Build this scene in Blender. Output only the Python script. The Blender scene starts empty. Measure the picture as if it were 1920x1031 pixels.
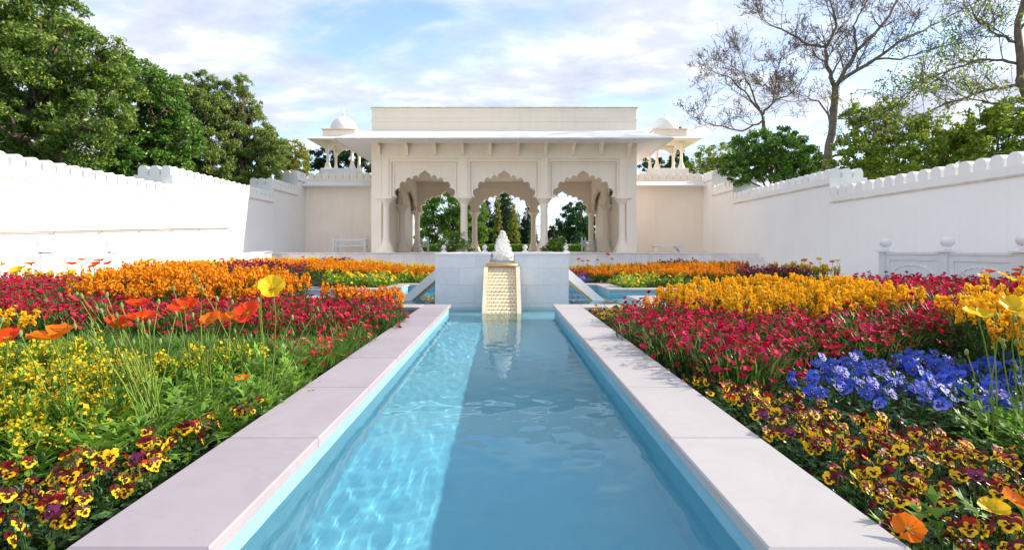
import bpy, math, random
import numpy as np
from mathutils import Vector, Matrix
from mathutils.geometry import tessellate_polygon

R = math.radians
scene = bpy.context.scene
COL = scene.collection

# ------------------------------------------------------------------ camera
cam_d = bpy.data.cameras.new('camera')
cam = bpy.data.objects.new('camera', cam_d)
COL.objects.link(cam)
cam.location = (0, 0, 1.25)
cam.rotation_euler = (R(90), 0, 0)
cam_d.sensor_width = 36.0
cam_d.lens = 36.0 * 950 / 1920
cam_d.shift_x = (960 - 946) / 1920
cam_d.shift_y = (469 - 515.5) / 1920
cam_d.clip_start = 0.05
cam_d.clip_end = 3000
scene.camera = cam

# ------------------------------------------------------------------ light
SUN_EL, SUN_AZ = 27.0, 6.0            # degrees; azimuth from +X towards +Y
SKY_STRENGTH = 0.15
sun_d = bpy.data.lights.new('sun', 'SUN')
sun_d.energy = 3.1
sun_d.angle = R(0.55)
sun_d.color = (1.0, 0.89, 0.74)
sun = bpy.data.objects.new('sun', sun_d)
COL.objects.link(sun)
sd = Vector((math.cos(R(SUN_EL)) * math.cos(R(SUN_AZ)), math.cos(R(SUN_EL)) * math.sin(R(SUN_AZ)), math.sin(R(SUN_EL))))
sun.rotation_euler = sd.to_track_quat('Z', 'Y').to_euler()
sun_d.cycles.is_caustics_light = True

world = bpy.data.worlds.new('World')
scene.world = world
world.use_nodes = True
wn, wl = world.node_tree.nodes, world.node_tree.links
wn.clear()


def N(nodes, typ, **kw):
    n = nodes.new(typ)
    for k, v in kw.items():
        setattr(n, k, v)
    return n


def ramp(nodes, stops, interp='LINEAR'):
    n = nodes.new('ShaderNodeValToRGB')
    cr = n.color_ramp
    cr.interpolation = interp
    while len(cr.elements) < len(stops):
        cr.elements.new(0.5)
    for e, (p, c) in zip(cr.elements, stops):
        e.position = p
        e.color = (*c, 1) if len(c) == 3 else c
    return n


sky = N(wn, 'ShaderNodeTexSky', sky_type='NISHITA', sun_disc=False)
sky.sun_elevation = R(SUN_EL)
sky.sun_rotation = R(90 - SUN_AZ)
sky.altitude = 100
sky.air_density = 1.0
sky.dust_density = 0.6
sky.ozone_density = 3.0
tc = N(wn, 'ShaderNodeTexCoord')
sep = N(wn, 'ShaderNodeSeparateXYZ')
wl.new(tc.outputs['Generated'], sep.inputs[0])
den = N(wn, 'ShaderNodeMath', operation='ADD')
den.inputs[1].default_value = 0.16
mx = N(wn, 'ShaderNodeMath', operation='MAXIMUM')
mx.inputs[1].default_value = 0.0
wl.new(sep.outputs['Z'], mx.inputs[0])
wl.new(mx.outputs[0], den.inputs[0])
dv = N(wn, 'ShaderNodeVectorMath', operation='DIVIDE')
cmb = N(wn, 'ShaderNodeCombineXYZ')
for i in range(3):
    wl.new(den.outputs[0], cmb.inputs[i])
wl.new(tc.outputs['Generated'], dv.inputs[0])
wl.new(cmb.outputs[0], dv.inputs[1])
mp = N(wn, 'ShaderNodeMapping')
mp.inputs['Rotation'].default_value = (0, 0, R(28))
mp.inputs['Scale'].default_value = (1.0, 1.5, 0.0)
mp.inputs['Location'].default_value = (3.1, 0.4, 0)
wl.new(dv.outputs[0], mp.inputs[0])
n1 = N(wn, 'ShaderNodeTexNoise')
n1.inputs['Scale'].default_value = 1.5
n1.inputs['Detail'].default_value = 9
n1.inputs['Roughness'].default_value = 0.56
n1.inputs['Distortion'].default_value = 0.35
wl.new(mp.outputs[0], n1.inputs['Vector'])
r1 = ramp(wn, [(0.34, (.15, .15, .15)), (0.46, (.66, .66, .66)), (0.58, (1, 1, 1))])
wl.new(n1.outputs['Fac'], r1.inputs[0])
n2 = N(wn, 'ShaderNodeTexNoise')
n2.inputs['Scale'].default_value = 3.4
n2.inputs['Detail'].default_value = 7
n2.inputs['Roughness'].default_value = 0.55
wl.new(mp.outputs[0], n2.inputs['Vector'])
r2 = ramp(wn, [(0.3, (1.75, 1.92, 2.45)), (0.5, (2.26, 2.40, 2.72)), (0.64, (3.1, 3.12, 3.15))])
wl.new(n2.outputs['Fac'], r2.inputs[0])
cm = N(wn, 'ShaderNodeMix', data_type='RGBA')
wl.new(r1.outputs[0], cm.inputs[0])
wl.new(sky.outputs[0], cm.inputs[6])
wl.new(r2.outputs[0], cm.inputs[7])
bg = N(wn, 'ShaderNodeBackground')
bg.inputs['Strength'].default_value = SKY_STRENGTH
wl.new(cm.outputs[2], bg.inputs[0])
wo = N(wn, 'ShaderNodeOutputWorld')
wl.new(bg.outputs[0], wo.inputs[0])

scene.view_settings.view_transform = 'Standard'
scene.view_settings.look = 'None'
scene.view_settings.exposure = 1.35
scene.view_settings.gamma = 1.0
scene.view_settings.use_curve_mapping = False
scene.render.engine = 'CYCLES'
cy = scene.cycles
cy.max_bounces = 10
cy.diffuse_bounces = 4
cy.glossy_bounces = 3
cy.transmission_bounces = 6
cy.transparent_max_bounces = 8
cy.sample_clamp_indirect = 6.0
cy.use_denoising = True
try:
    cy.denoiser = 'OPENIMAGEDENOISE'
except Exception:
    pass

# ------------------------------------------------------------------ helpers
X0 = -0.045                      # garden axis


def at(px, py, Y):
    """a point of the photograph at a known distance Y in front of the camera"""
    return Vector(((px - 946) / 950 * Y, Y, 1.25 + (469 - py) / 950 * Y))


def tag(o, label=None, cat=None, group=None, kind=None):
    if label:
        o['label'] = label
    if cat:
        o['category'] = cat
    if group:
        o['group'] = group
    if kind:
        o['kind'] = kind
    return o


def link(name, data, parent=None, mats=None, loc=None, rot=None, scale=None):
    o = bpy.data.objects.new(name, data)
    COL.objects.link(o)
    if parent is not None:
        o.parent = parent
    if loc is not None:
        o.location = loc
    if rot is not None:
        o.rotation_euler = rot
    if scale is not None:
        o.scale = scale if hasattr(scale, '__len__') else (scale,) * 3
    return o


def empty(name, loc=(0, 0, 0), rz=0):
    o = link(name, None, loc=loc, rot=(0, 0, rz))
    o.empty_display_size = 0.1
    return o


class MB:
    def __init__(self):
        self.v, self.f, self.m = [], [], []

    def add(self, vs, fs, mi=0):
        b = len(self.v)
        self.v.extend([tuple(p) for p in vs])
        for f in fs:
            self.f.append(tuple(i + b for i in f))
            self.m.append(mi)

    def box(self, x0, x1, y0, y1, z0, z1, c=0.0, mi=0):
        if x0 > x1:
            x0, x1 = x1, x0
        if y0 > y1:
            y0, y1 = y1, y0
        if c <= 0:
            vs = [(x, y, z) for z in (z0, z1) for y in (y0, y1) for x in (x0, x1)]
            fs = [(0, 2, 3, 1), (4, 5, 7, 6), (0, 1, 5, 4), (2, 6, 7, 3), (0, 4, 6, 2), (1, 3, 7, 5)]
            self.add(vs, fs, mi)
            return self
        c = min(c, (x1 - x0) * .45, (y1 - y0) * .45, (z1 - z0) * .45)
        vs = [(x0, y0, z0), (x1, y0, z0), (x1, y1, z0), (x0, y1, z0),
              (x0, y0, z1 - c), (x1, y0, z1 - c), (x1, y1, z1 - c), (x0, y1, z1 - c),
              (x0 + c, y0 + c, z1), (x1 - c, y0 + c, z1), (x1 - c, y1 - c, z1), (x0 + c, y1 - c, z1)]
        fs = [(3, 2, 1, 0), (8, 9, 10, 11)]
        for i in range(4):
            j = (i + 1) % 4
            fs.append((i, j, j + 4, i + 4))
            fs.append((i + 4, j + 4, j + 8, i + 8))
        self.add(vs, fs, mi)
        return self

    def lathe(self, prof, n=16, c=(0, 0, 0), mi=0, rot=0.0, sx=1.0, sy=1.0):
        vs, fs = [], []
        for r, z in prof:
            for k in range(n):
                a = 2 * math.pi * k / n + rot
                vs.append((c[0] + r * math.cos(a) * sx, c[1] + r * math.sin(a) * sy, c[2] + z))
        for i in range(len(prof) - 1):
            for k in range(n):
                k2 = (k + 1) % n
                fs.append((i * n + k, i * n + k2, (i + 1) * n + k2, (i + 1) * n + k))
        fs.append(tuple(reversed(range(n))))
        fs.append(tuple((len(prof) - 1) * n + k for k in range(n)))
        self.add(vs, fs, mi)
        return self

    def tube(self, pts, rad, n=6, mi=0, cap=True):
        pts = [Vector(p) for p in pts]
        if not hasattr(rad, '__len__'):
            rad = [rad] * len(pts)
        vs, fs = [], []
        up = Vector((0, 0, 1))
        for i, p in enumerate(pts):
            d = (pts[min(i + 1, len(pts) - 1)] - pts[max(i - 1, 0)])
            if d.length < 1e-9:
                d = Vector((0, 0, 1))
            d.normalize()
            a = d.cross(up)
            if a.length < 0.05:
                a = d.cross(Vector((1, 0, 0)))
            a.normalize()
            b = d.cross(a)
            for k in range(n):
                t = 2 * math.pi * k / n
                q = p + (a * math.cos(t) + b * math.sin(t)) * rad[i]
                vs.append(tuple(q))
        for i in range(len(pts) - 1):
            for k in range(n):
                k2 = (k + 1) % n
                fs.append((i * n + k, (i + 1) * n + k, (i + 1) * n + k2, i * n + k2))
        if cap:
            fs.append(tuple(range(n)))
            fs.append(tuple(reversed([(len(pts) - 1) * n + k for k in range(n)])))
        self.add(vs, fs, mi)
        return self

    def prism(self, poly, axis, a0, a1, mi=0):
        """poly: 2-D points (u, z); axis 'y' -> (u, a, z), axis 'x' -> (a, u, z)"""
        tri = tessellate_polygon([[Vector((u, w, 0)) for u, w in poly]])
        n = len(poly)
        P = (lambda u, w, a: (u, a, w)) if axis == 'y' else (lambda u, w, a: (a, u, w))
        vs = [P(u, w, a0) for u, w in poly] + [P(u, w, a1) for u, w in poly]
        fs = []
        area = sum(poly[i][0] * poly[(i + 1) % n][1] - poly[(i + 1) % n][0] * poly[i][1] for i in range(n))
        for t in tri:
            u = [poly[k] for k in t]
            ar = (u[1][0] - u[0][0]) * (u[2][1] - u[0][1]) - (u[2][0] - u[0][0]) * (u[1][1] - u[0][1])
            t = tuple(t) if ar > 0 else tuple(reversed(t))
            fs.append(t)
            fs.append(tuple(reversed([k + n for k in t])))
        for i in range(n):
            j = (i + 1) % n
            fs.append((j, i, i + n, j + n) if area > 0 else (i, j, j + n, i + n))
        self.add(vs, fs, mi)
        return self

    def mesh(self, name, mats, smooth=False):
        me = bpy.data.meshes.new(name)
        me.from_pydata(self.v, [], self.f)
        if not isinstance(mats, (list, tuple)):
            mats = [mats]
        for m in mats:
            me.materials.append(m)
        if any(self.m):
            me.polygons.foreach_set('material_index', self.m)
        if smooth:
            me.polygons.foreach_set('use_smooth', [True] * len(me.polygons))
        me.update()
        return me

    def build(self, name, mats, parent=None, smooth=False, loc=None, rot=None):
        return link(name, self.mesh(name, mats, smooth), parent, loc=loc, rot=rot)


def auto_smooth(me, ang=35):
    me.polygons.foreach_set('use_smooth', [True] * len(me.polygons))
    try:
        me.set_sharp_from_angle(angle=R(ang))
    except Exception:
        pass


def np_mesh(name, V, F, mats, mi=None):
    """V (n,3), F (m,k)"""
    me = bpy.data.meshes.new(name)
    m, k = F.shape
    me.vertices.add(len(V))
    me.vertices.foreach_set('co', np.asarray(V, np.float32).ravel())
    me.loops.add(m * k)
    me.loops.foreach_set('vertex_index', np.asarray(F, np.int32).ravel())
    me.polygons.add(m)
    me.polygons.foreach_set('loop_start', np.arange(0, m * k, k, dtype=np.int32))
    for x in (mats if isinstance(mats, (list, tuple)) else [mats]):
        me.materials.append(x)
    if mi is not None:
        me.polygons.foreach_set('material_index', np.asarray(mi, np.int32))
    me.update(calc_edges=True)
    return me


# ------------------------------------------------------------------ materials
def new_mat(name):
    m = bpy.data.materials.new(name)
    m.use_nodes = True
    nt = m.node_tree
    nt.nodes.clear()
    return m, nt.nodes, nt.links


def mat_stone(name, c1, c2, scale=3.0, rough=0.7, bump=0.1, streak=0.0, spec=0.3, fine=60.0, vein=None, stain=None):
    m, n, l = new_mat(name)
    out = N(n, 'ShaderNodeOutputMaterial')
    p = N(n, 'ShaderNodeBsdfPrincipled')
    l.new(p.outputs[0], out.inputs[0])
    g = N(n, 'ShaderNodeNewGeometry')
    t = N(n, 'ShaderNodeTexNoise')
    t.inputs['Scale'].default_value = scale
    t.inputs['Detail'].default_value = 6
    t.inputs['Roughness'].default_value = 0.6
    l.new(g.outputs['Position'], t.inputs['Vector'])
    rr = ramp(n, [(0.3, c2), (0.65, c1)])
    l.new(t.outputs['Fac'], rr.inputs[0])
    col = rr.outputs[0]
    if streak > 0:                      # rain streaks running down
        mpn = N(n, 'ShaderNodeMapping')
        mpn.inputs['Scale'].default_value = (5, 5, 0.35)
        l.new(g.outputs['Position'], mpn.inputs[0])
        s = N(n, 'ShaderNodeTexNoise')
        s.inputs['Scale'].default_value = 1.3
        s.inputs['Detail'].default_value = 5
        l.new(mpn.outputs[0], s.inputs['Vector'])
        sr = ramp(n, [(0.52, (0, 0, 0)), (0.78, (streak,) * 3)])
        l.new(s.outputs['Fac'], sr.inputs[0])
        mixn = N(n, 'ShaderNodeMix', data_type='RGBA')
        l.new(sr.outputs[0], mixn.inputs[0])
        l.new(col, mixn.inputs[6])
        mixn.inputs[7].default_value = (c2[0] * .62, c2[1] * .58, c2[2] * .52, 1)
        col = mixn.outputs[2]
    if vein is not None:
        w = N(n, 'ShaderNodeTexNoise')
        w.inputs['Scale'].default_value = 2.2
        w.inputs['Detail'].default_value = 8
        w.inputs['Distortion'].default_value = 1.6
        l.new(g.outputs['Position'], w.inputs['Vector'])
        vr = ramp(n, [(0.44, (0, 0, 0)), (0.5, (.4, .4, .4)), (0.56, (0, 0, 0))])
        l.new(w.outputs['Fac'], vr.inputs[0])
        mixv = N(n, 'ShaderNodeMix', data_type='RGBA')
        l.new(vr.outputs[0], mixv.inputs[0])
        l.new(col, mixv.inputs[6])
        mixv.inputs[7].default_value = (*vein, 1)
        col = mixv.outputs[2]
    if stain is not None:               # speckled dirt with a shape of its own
        w = N(n, 'ShaderNodeTexNoise')
        w.inputs['Scale'].default_value = 11
        w.inputs['Detail'].default_value = 8
        w.inputs['Roughness'].default_value = 0.75
        l.new(g.outputs['Position'], w.inputs['Vector'])
        vr = ramp(n, [(0.62, (0, 0, 0)), (0.72, (.5, .5, .5))])
        l.new(w.outputs['Fac'], vr.inputs[0])
        mixv = N(n, 'ShaderNodeMix', data_type='RGBA')
        l.new(vr.outputs[0], mixv.inputs[0])
        l.new(col, mixv.inputs[6])
        mixv.inputs[7].default_value = (*stain, 1)
        col = mixv.outputs[2]
    oi = N(n, 'ShaderNodeObjectInfo')
    hv = N(n, 'ShaderNodeHueSaturation')
    mr = N(n, 'ShaderNodeMapRange')
    mr.inputs[3].default_value = 0.94
    mr.inputs[4].default_value = 1.03
    l.new(oi.outputs['Random'], mr.inputs[0])
    l.new(mr.outputs[0], hv.inputs['Value'])
    l.new(col, hv.inputs['Color'])
    l.new(hv.outputs[0], p.inputs['Base Color'])
    p.inputs['Roughness'].default_value = rough
    p.inputs['Specular IOR Level'].default_value = spec
    if bump > 0:
        b = N(n, 'ShaderNodeBump')
        b.inputs['Strength'].default_value = bump
        b.inputs['Distance'].default_value = 0.01
        f = N(n, 'ShaderNodeTexNoise')
        f.inputs['Scale'].default_value = fine
        f.inputs['Detail'].default_value = 4
        l.new(g.outputs['Position'], f.inputs['Vector'])
        l.new(f.outputs['Fac'], b.inputs['Height'])
        l.new(b.outputs[0], p.inputs['Normal'])
    return m


def mat_leaf(name, stops, trans=0.35, rough=0.5, spec=0.35, objvar=0.12, tcol=None, gain=1.0):
    """leaf or petal: colour differs from piece to piece, light shines through"""
    m, n, l = new_mat(name)
    out = N(n, 'ShaderNodeOutputMaterial')
    p = N(n, 'ShaderNodeBsdfPrincipled')
    p.inputs['Roughness'].default_value = rough
    p.inputs['Specular IOR Level'].default_value = spec
    g = N(n, 'ShaderNodeNewGeometry')
    rr = ramp(n, [(q, tuple(min(.9, v * gain) for v in c)) for q, c in stops])
    l.new(g.outputs['Random Per Island'], rr.inputs[0])
    oi = N(n, 'ShaderNodeObjectInfo')
    mr = N(n, 'ShaderNodeMapRange')
    mr.inputs[3].default_value = 1 - objvar
    mr.inputs[4].default_value = 1 + objvar
    l.new(oi.outputs['Random'], mr.inputs[0])
    hv = N(n, 'ShaderNodeHueSaturation')
    l.new(mr.outputs[0], hv.inputs['Value'])
    l.new(rr.outputs[0], hv.inputs['Color'])
    l.new(hv.outputs[0], p.inputs['Base Color'])
    t = N(n, 'ShaderNodeBsdfTranslucent')
    if tcol:
        mt = N(n, 'ShaderNodeMix', data_type='RGBA', blend_type='MULTIPLY')
        mt.inputs[0].default_value = 1
        l.new(hv.outputs[0], mt.inputs[6])
        mt.inputs[7].default_value = (*tcol, 1)
        l.new(mt.outputs[2], t.inputs[0])
    else:
        l.new(hv.outputs[0], t.inputs[0])
    mx_ = N(n, 'ShaderNodeMixShader')
    mx_.inputs[0].default_value = trans
    l.new(p.outputs[0], mx_.inputs[1])
    l.new(t.outputs[0], mx_.inputs[2])
    l.new(mx_.outputs[0], out.inputs[0])
    return m


def mat_plain(name, c, rough=0.6, spec=0.3, metallic=0.0):
    m, n, l = new_mat(name)
    out = N(n, 'ShaderNodeOutputMaterial')
    p = N(n, 'ShaderNodeBsdfPrincipled')
    p.inputs['Base Color'].default_value = (*c, 1)
    p.inputs['Roughness'].default_value = rough
    p.inputs['Specular IOR Level'].default_value = spec
    p.inputs['Metallic'].default_value = metallic
    l.new(p.outputs[0], out.inputs[0])
    return m


M = {}
M['stucco'] = mat_stone('white_stucco', (.90, .88, .865), (.86, .84, .815), 0.7, .85, .25, .07, .2, 45)
M['cream'] = mat_stone('cream_plaster', (.96, .85, .73), (.92, .80, .67), 0.9, .8, .18, .14, .2, 40)
M['cap'] = mat_stone('weathered_edge', (.72, .63, .56), (.55, .46, .40), 3.0, .85, .3, .2, .2, 50, stain=(.30, .26, .23))
M['marble'] = mat_stone('white_marble', (.46, .44, .443), (.415, .395, .40), 1.6, .42, .03, 0, .35, 80, vein=(.42, .39, .395), stain=(.38, .355, .35))
M['marble_white'] = mat_stone('clean_white_marble', (.82, .80, .80), (.77, .75, .75), 1.6, .45, .03, 0, .35, 80, vein=(.72, .70, .70))
M['marble_pink'] = mat_stone('pinkish_marble', (.375, .338, .372), (.335, .30, .333), 1.6, .5, .03, 0, .3, 80, vein=(.33, .28, .315), stain=(.30, .26, .27))
M['marble_blue'] = mat_stone('bluish_marble', (.80, .81, .82), (.73, .75, .76), 1.4, .45, .05, .12, .35, 60, vein=(.68, .70, .72))
M['panel'] = mat_stone('terrace_stone', (.84, .78, .75), (.76, .70, .67), 2.0, .7, .1, .15, .3, 50)
M['joint'] = mat_stone('dark_joint', (.40, .37, .35), (.30, .28, .27), 5, .9, .1)
M['pool'] = mat_stone('blue_pool_paint', (.21, .55, .69), (.18, .51, .65), 1.2, .6, .12, .10, .3, 20)
M['pool_side'] = mat_stone('blue_pool_wall_paint', (.26, .50, .62), (.21, .45, .58), 1.8, .6, .12, .10, .3, 20)
M['soil'] = mat_stone('garden_soil', (.060, .042, .030), (.030, .021, .015), 9, .95, .9, 0, .1, 55)
M['path'] = mat_stone('pale_path', (.74, .70, .65), (.66, .62, .57), 2.2, .85, .4, 0, .2, 80)
M['grass'] = mat_stone('lawn_green', (.075, .16, .025), (.045, .105, .018), 3.0, .9, .8, 0, .1, 70)
M['whitewood'] = mat_stone('white_painted_wood', (.80, .81, .82), (.74, .75, .76), 4, .5, .05, 0, .4, 60)
M['bark'] = mat_stone('brown_bark', (.17, .125, .09), (.075, .055, .042), 6, .9, .9, 0, .2, 30)
M['bark_grey'] = mat_stone('grey_bark', (.21, .165, .13), (.10, .078, .062), 6, .9, .8, 0, .2, 30)
M['tan'] = mat_stone('wet_tan_stone', (.84, .72, .50), (.72, .56, .34), 5, .3, .1, .3, .5, 40)
M['tan_edge'] = mat_stone('ochre_stained_edge', (.62, .42, .19), (.50, .30, .12), 5, .35, .1, .3, .5, 40)
M['tan_side'] = mat_stone('pale_ochre_cheek', (.82, .72, .56), (.72, .55, .34), 3, .4, .1, .3, .4, 40)
M['metal'] = mat_plain('bronze_rail', (.30, .22, .16), .45, .5, .6)

# foliage and petals
M['lf_dark'] = mat_leaf('leaf_dark_green', [(0, (.020, .050, .010)), (.45, (.045, .105, .016)), (.85, (.085, .165, .022)), (1, (.15, .19, .03))], .32, .42, .4, 0, gain=2.2)
M['lf_mid'] = mat_leaf('leaf_mid_green', [(0, (.025, .060, .012)), (.5, (.065, .120, .018)), (.85, (.135, .190, .026)), (1, (.21, .21, .035))], .35, .45, .4, 0, gain=1.85)
M['lf_bright'] = mat_leaf('leaf_bright_green', [(0, (.045, .10, .016)), (.5, (.11, .22, .028)), (1, (.21, .31, .045))], .4, .5, .3, 0, gain=1.4)
M['lf_olive'] = mat_leaf('leaf_olive_green', [(0, (.035, .058, .014)), (.5, (.085, .125, .028)), (1, (.16, .19, .045))], .32, .55, .25, 0, gain=2.4)
M['lf_gold'] = mat_leaf('leaf_golden_green', [(0, (.075, .105, .018)), (.5, (.19, .21, .032)), (1, (.30, .26, .045))], .35, .5, .25, 0, gain=1.5)
M['lf_yellow'] = mat_leaf('leaf_spring_yellow_green', [(0, (.06, .115, .016)), (.5, (.16, .235, .028)), (1, (.29, .31, .045))], .45, .5, .3, 0, gain=1.5)
M['lf_brown'] = mat_leaf('bud_brown', [(0, (.12, .075, .06)), (.6, (.22, .13, .10)), (1, (.24, .19, .09))], .3, .7, .2, 0)
M['lf_blue'] = mat_leaf('conifer_dark', [(0, (.010, .025, .012)), (.6, (.022, .048, .020)), (1, (.045, .075, .025))], .25, .6, .2, 0, gain=1.35)
M['lf_teal'] = mat_leaf('leaf_deep_green', [(0, (.012, .045, .018)), (.6, (.028, .085, .030)), (1, (.06, .125, .035))], .3, .5, .3, 0, gain=1.5)
M['bed_leaf'] = mat_leaf('bed_foliage', [(0, (.022, .055, .012)), (.6, (.055, .125, .022)), (1, (.11, .19, .035))], .35, .45, .35, gain=1.35)
M['bed_leaf_l'] = mat_leaf('bed_foliage_light', [(0, (.055, .13, .016)), (.5, (.125, .25, .028)), (1, (.22, .36, .05))], .4, .45, .35, gain=1.35)
M['bed_leaf_d'] = mat_leaf('pansy_foliage', [(0, (.016, .045, .013)), (.6, (.038, .095, .026)), (1, (.085, .165, .045))], .3, .35, .45, gain=1.55)
M['bed_grassy'] = mat_leaf('narrow_leaf_green', [(0, (.04, .10, .018)), (.5, (.09, .20, .032)), (1, (.17, .29, .06))], .4, .45, .35, gain=1.35)
M['stem'] = mat_leaf('stem_green', [(0, (.15, .26, .035)), (1, (.25, .36, .06))], .25, .5, .3)
M['crimson'] = mat_leaf('petal_crimson', [(0, (.24, .003, .018)), (.4, (.46, .005, .035)), (.75, (.60, .008, .06)), (1, (.66, .02, .14))], .32, .6, .2, .1)
M['purple'] = mat_leaf('petal_purple_crimson', [(0, (.14, .004, .03)), (.6, (.26, .008, .06)), (1, (.36, .015, .11))], .3, .6, .2, .1)
M['redwhite'] = mat_leaf('petal_red_and_pink', [(0, (.55, .012, .02)), (.55, (.65, .05, .06)), (.8, (.72, .30, .30)), (1, (.78, .62, .60))], .32, .6, .2, .05)
M['orange'] = mat_leaf('petal_orange', [(0, (.72, .22, .006)), (.5, (.82, .30, .008)), (1, (.85, .40, .012))], .35, .6, .2, .07)
M['gold'] = mat_leaf('petal_golden', [(0, (.78, .36, .006)), (.4, (.84, .47, .010)), (1, (.87, .56, .02))], .35, .6, .2, .06)
M['yellow'] = mat_leaf('petal_yellow', [(0, (.78, .52, .01)), (1, (.86, .66, .03))], .35, .6, .2, .06)
M['alys'] = mat_leaf('petal_small_yellow', [(0, (.55, .42, .012)), (.6, (.70, .52, .02)), (1, (.78, .60, .04))], .35, .6, .2, .08)
M['p_yellow'] = mat_leaf('pansy_yellow', [(0, (.80, .45, .006)), (1, (.88, .58, .012))], .3, .55, .25, .06)
M['p_maroon'] = mat_leaf('pansy_maroon', [(0, (.06, .005, .010)), (.75, (.12, .007, .014)), (1, (.24, .012, .02))], .3, .5, .3, .25)
M['p_dark'] = mat_leaf('pansy_blotch', [(0, (.022, .004, .010)), (1, (.05, .006, .012))], .1, .6, .2, 0)
M['p_violet'] = mat_leaf('pansy_violet', [(0, (.12, .012, .10)), (1, (.26, .03, .16))], .3, .5, .3, .2)
M['p_red'] = mat_leaf('pansy_red', [(0, (.50, .012, .012)), (1, (.62, .02, .02))], .3, .5, .3, .15)
M['p_blue'] = mat_leaf('pansy_blue', [(0, (.010, .035, .36)), (.6, (.028, .075, .50)), (1, (.075, .12, .62))], .3, .5, .3, .12)
M['p_lilac'] = mat_leaf('pansy_lilac', [(0, (.08, .12, .62)), (1, (.28, .28, .74))], .3, .5, .3, .12)
M['p_navy'] = mat_leaf('pansy_navy', [(0, (.012, .012, .16)), (1, (.03, .03, .28))], .2, .5, .3, 0)
M['pop_orange'] = mat_leaf('poppy_orange', [(0, (.82, .13, .006)), (1, (.86, .24, .010))], .45, .5, .25, .08)
M['pop_red'] = mat_leaf('poppy_vermilion', [(0, (.78, .035, .006)), (1, (.84, .085, .010))], .45, .5, .25, .08)
M['pop_yellow'] = mat_leaf('poppy_yellow', [(0, (.84, .52, .010)), (1, (.88, .60, .02))], .45, .5, .25, .05)
M['pop_core'] = mat_leaf('poppy_stamens', [(0, (.62, .50, .03)), (1, (.72, .62, .06))], .2, .7, .2, 0)
M['bud'] = mat_leaf('poppy_bud', [(0, (.16, .22, .06)), (1, (.26, .32, .10))], .15, .7, .2, .15)
M['rose'] = mat_leaf('rose_pale_pink', [(0, (.75, .42, .38)), (.6, (.82, .62, .56)), (1, (.86, .76, .68))], .3, .6, .2, 0)


def mat_water():
    m, n, l = new_mat('canal_water')
    out = N(n, 'ShaderNodeOutputMaterial')
    p = N(n, 'ShaderNodeBsdfGlass')
    p.inputs['Color'].default_value = (.88, .99, 1.0, 1)
    p.inputs['Roughness'].default_value = 0.0
    p.inputs['IOR'].default_value = 1.33
    l.new(p.outputs[0], out.inputs[0])
    return m


M['water'] = mat_water()


def mat_foam():
    m, n, l = new_mat('white_water_foam')
    out = N(n, 'ShaderNodeOutputMaterial')
    p = N(n, 'ShaderNodeBsdfPrincipled')
    p.inputs['Base Color'].default_value = (.95, .95, .94, 1)
    p.inputs['Roughness'].default_value = 0.25
    t = N(n, 'ShaderNodeBsdfTranslucent')
    t.inputs[0].default_value = (.96, .96, .95, 1)
    mx_ = N(n, 'ShaderNodeMixShader')
    mx_.inputs[0].default_value = 0.6
    l.new(p.outputs[0], mx_.inputs[1])
    l.new(t.outputs[0], mx_.inputs[2])
    l.new(mx_.outputs[0], out.inputs[0])
    return m


M['foam'] = mat_foam()

# =================================================================== SETTING
KT, KW, SL = 0.40, 0.41, 0.045     # kerb top, kerb width, slab thickness
WZ, FZ = 0.26, -0.31               # water and canal floor
CY = 10.3                          # centre of the cross
AH, PH = 0.80, 2.33                # half widths: arm, central pool
ARM_END = 8.2
FAR_END = 21.2
NEAR_END = -2.2


def smooth01(t):
    t = max(0.0, min(1.0, t))
    return t * t * (3 - 2 * t)


def soil_z(x, y):
    if x < 0:
        return .27 + .30 * smooth01((-x - 1.26) / 5.5)
    return .27 + .18 * smooth01((x - 1.2) / 5.5)


# --- outer ground: one sheet to the horizon with the garden let into it
g = MB()
BX, BY0, BY1 = 11.2, -6.0, 22.02
for x0, x1, y0, y1 in ((-1500, -BX, -400, 2000), (BX, 1500, -400, 2000), (-BX, BX, -400, BY0), (-BX, BX, 36.0, 2000)):
    g.add([(x0, y0, 1.0), (x1, y0, 1.0), (x1, y1, 1.0), (x0, y1, 1.0)], [(0, 1, 2, 3)])
tag(g.build('ground', M['grass']), kind='structure')

g = MB()
for s in (-1, 1):
    g.add([(s * 8.25, BY0, .2), (s * 11.2, BY0, .2), (s * 11.2, BY1, .2), (s * 8.25, BY1, .2)], [(0, 1, 2, 3) if s > 0 else (3, 2, 1, 0)])
g.add([(-8.25, BY0, .2), (8.25, BY0, .2), (8.25, NEAR_END, .2), (-8.25, NEAR_END, .2)], [(0, 1, 2, 3)])
g.add([(-8.25, FAR_END + .41, .2), (8.25, FAR_END + .41, .2), (8.25, BY1, .2), (-8.25, BY1, .2)], [(0, 1, 2, 3)])
tag(g.build('path', M['path']), kind='structure')

# --- soil of the four beds
rng = np.random.default_rng(5)


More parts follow.
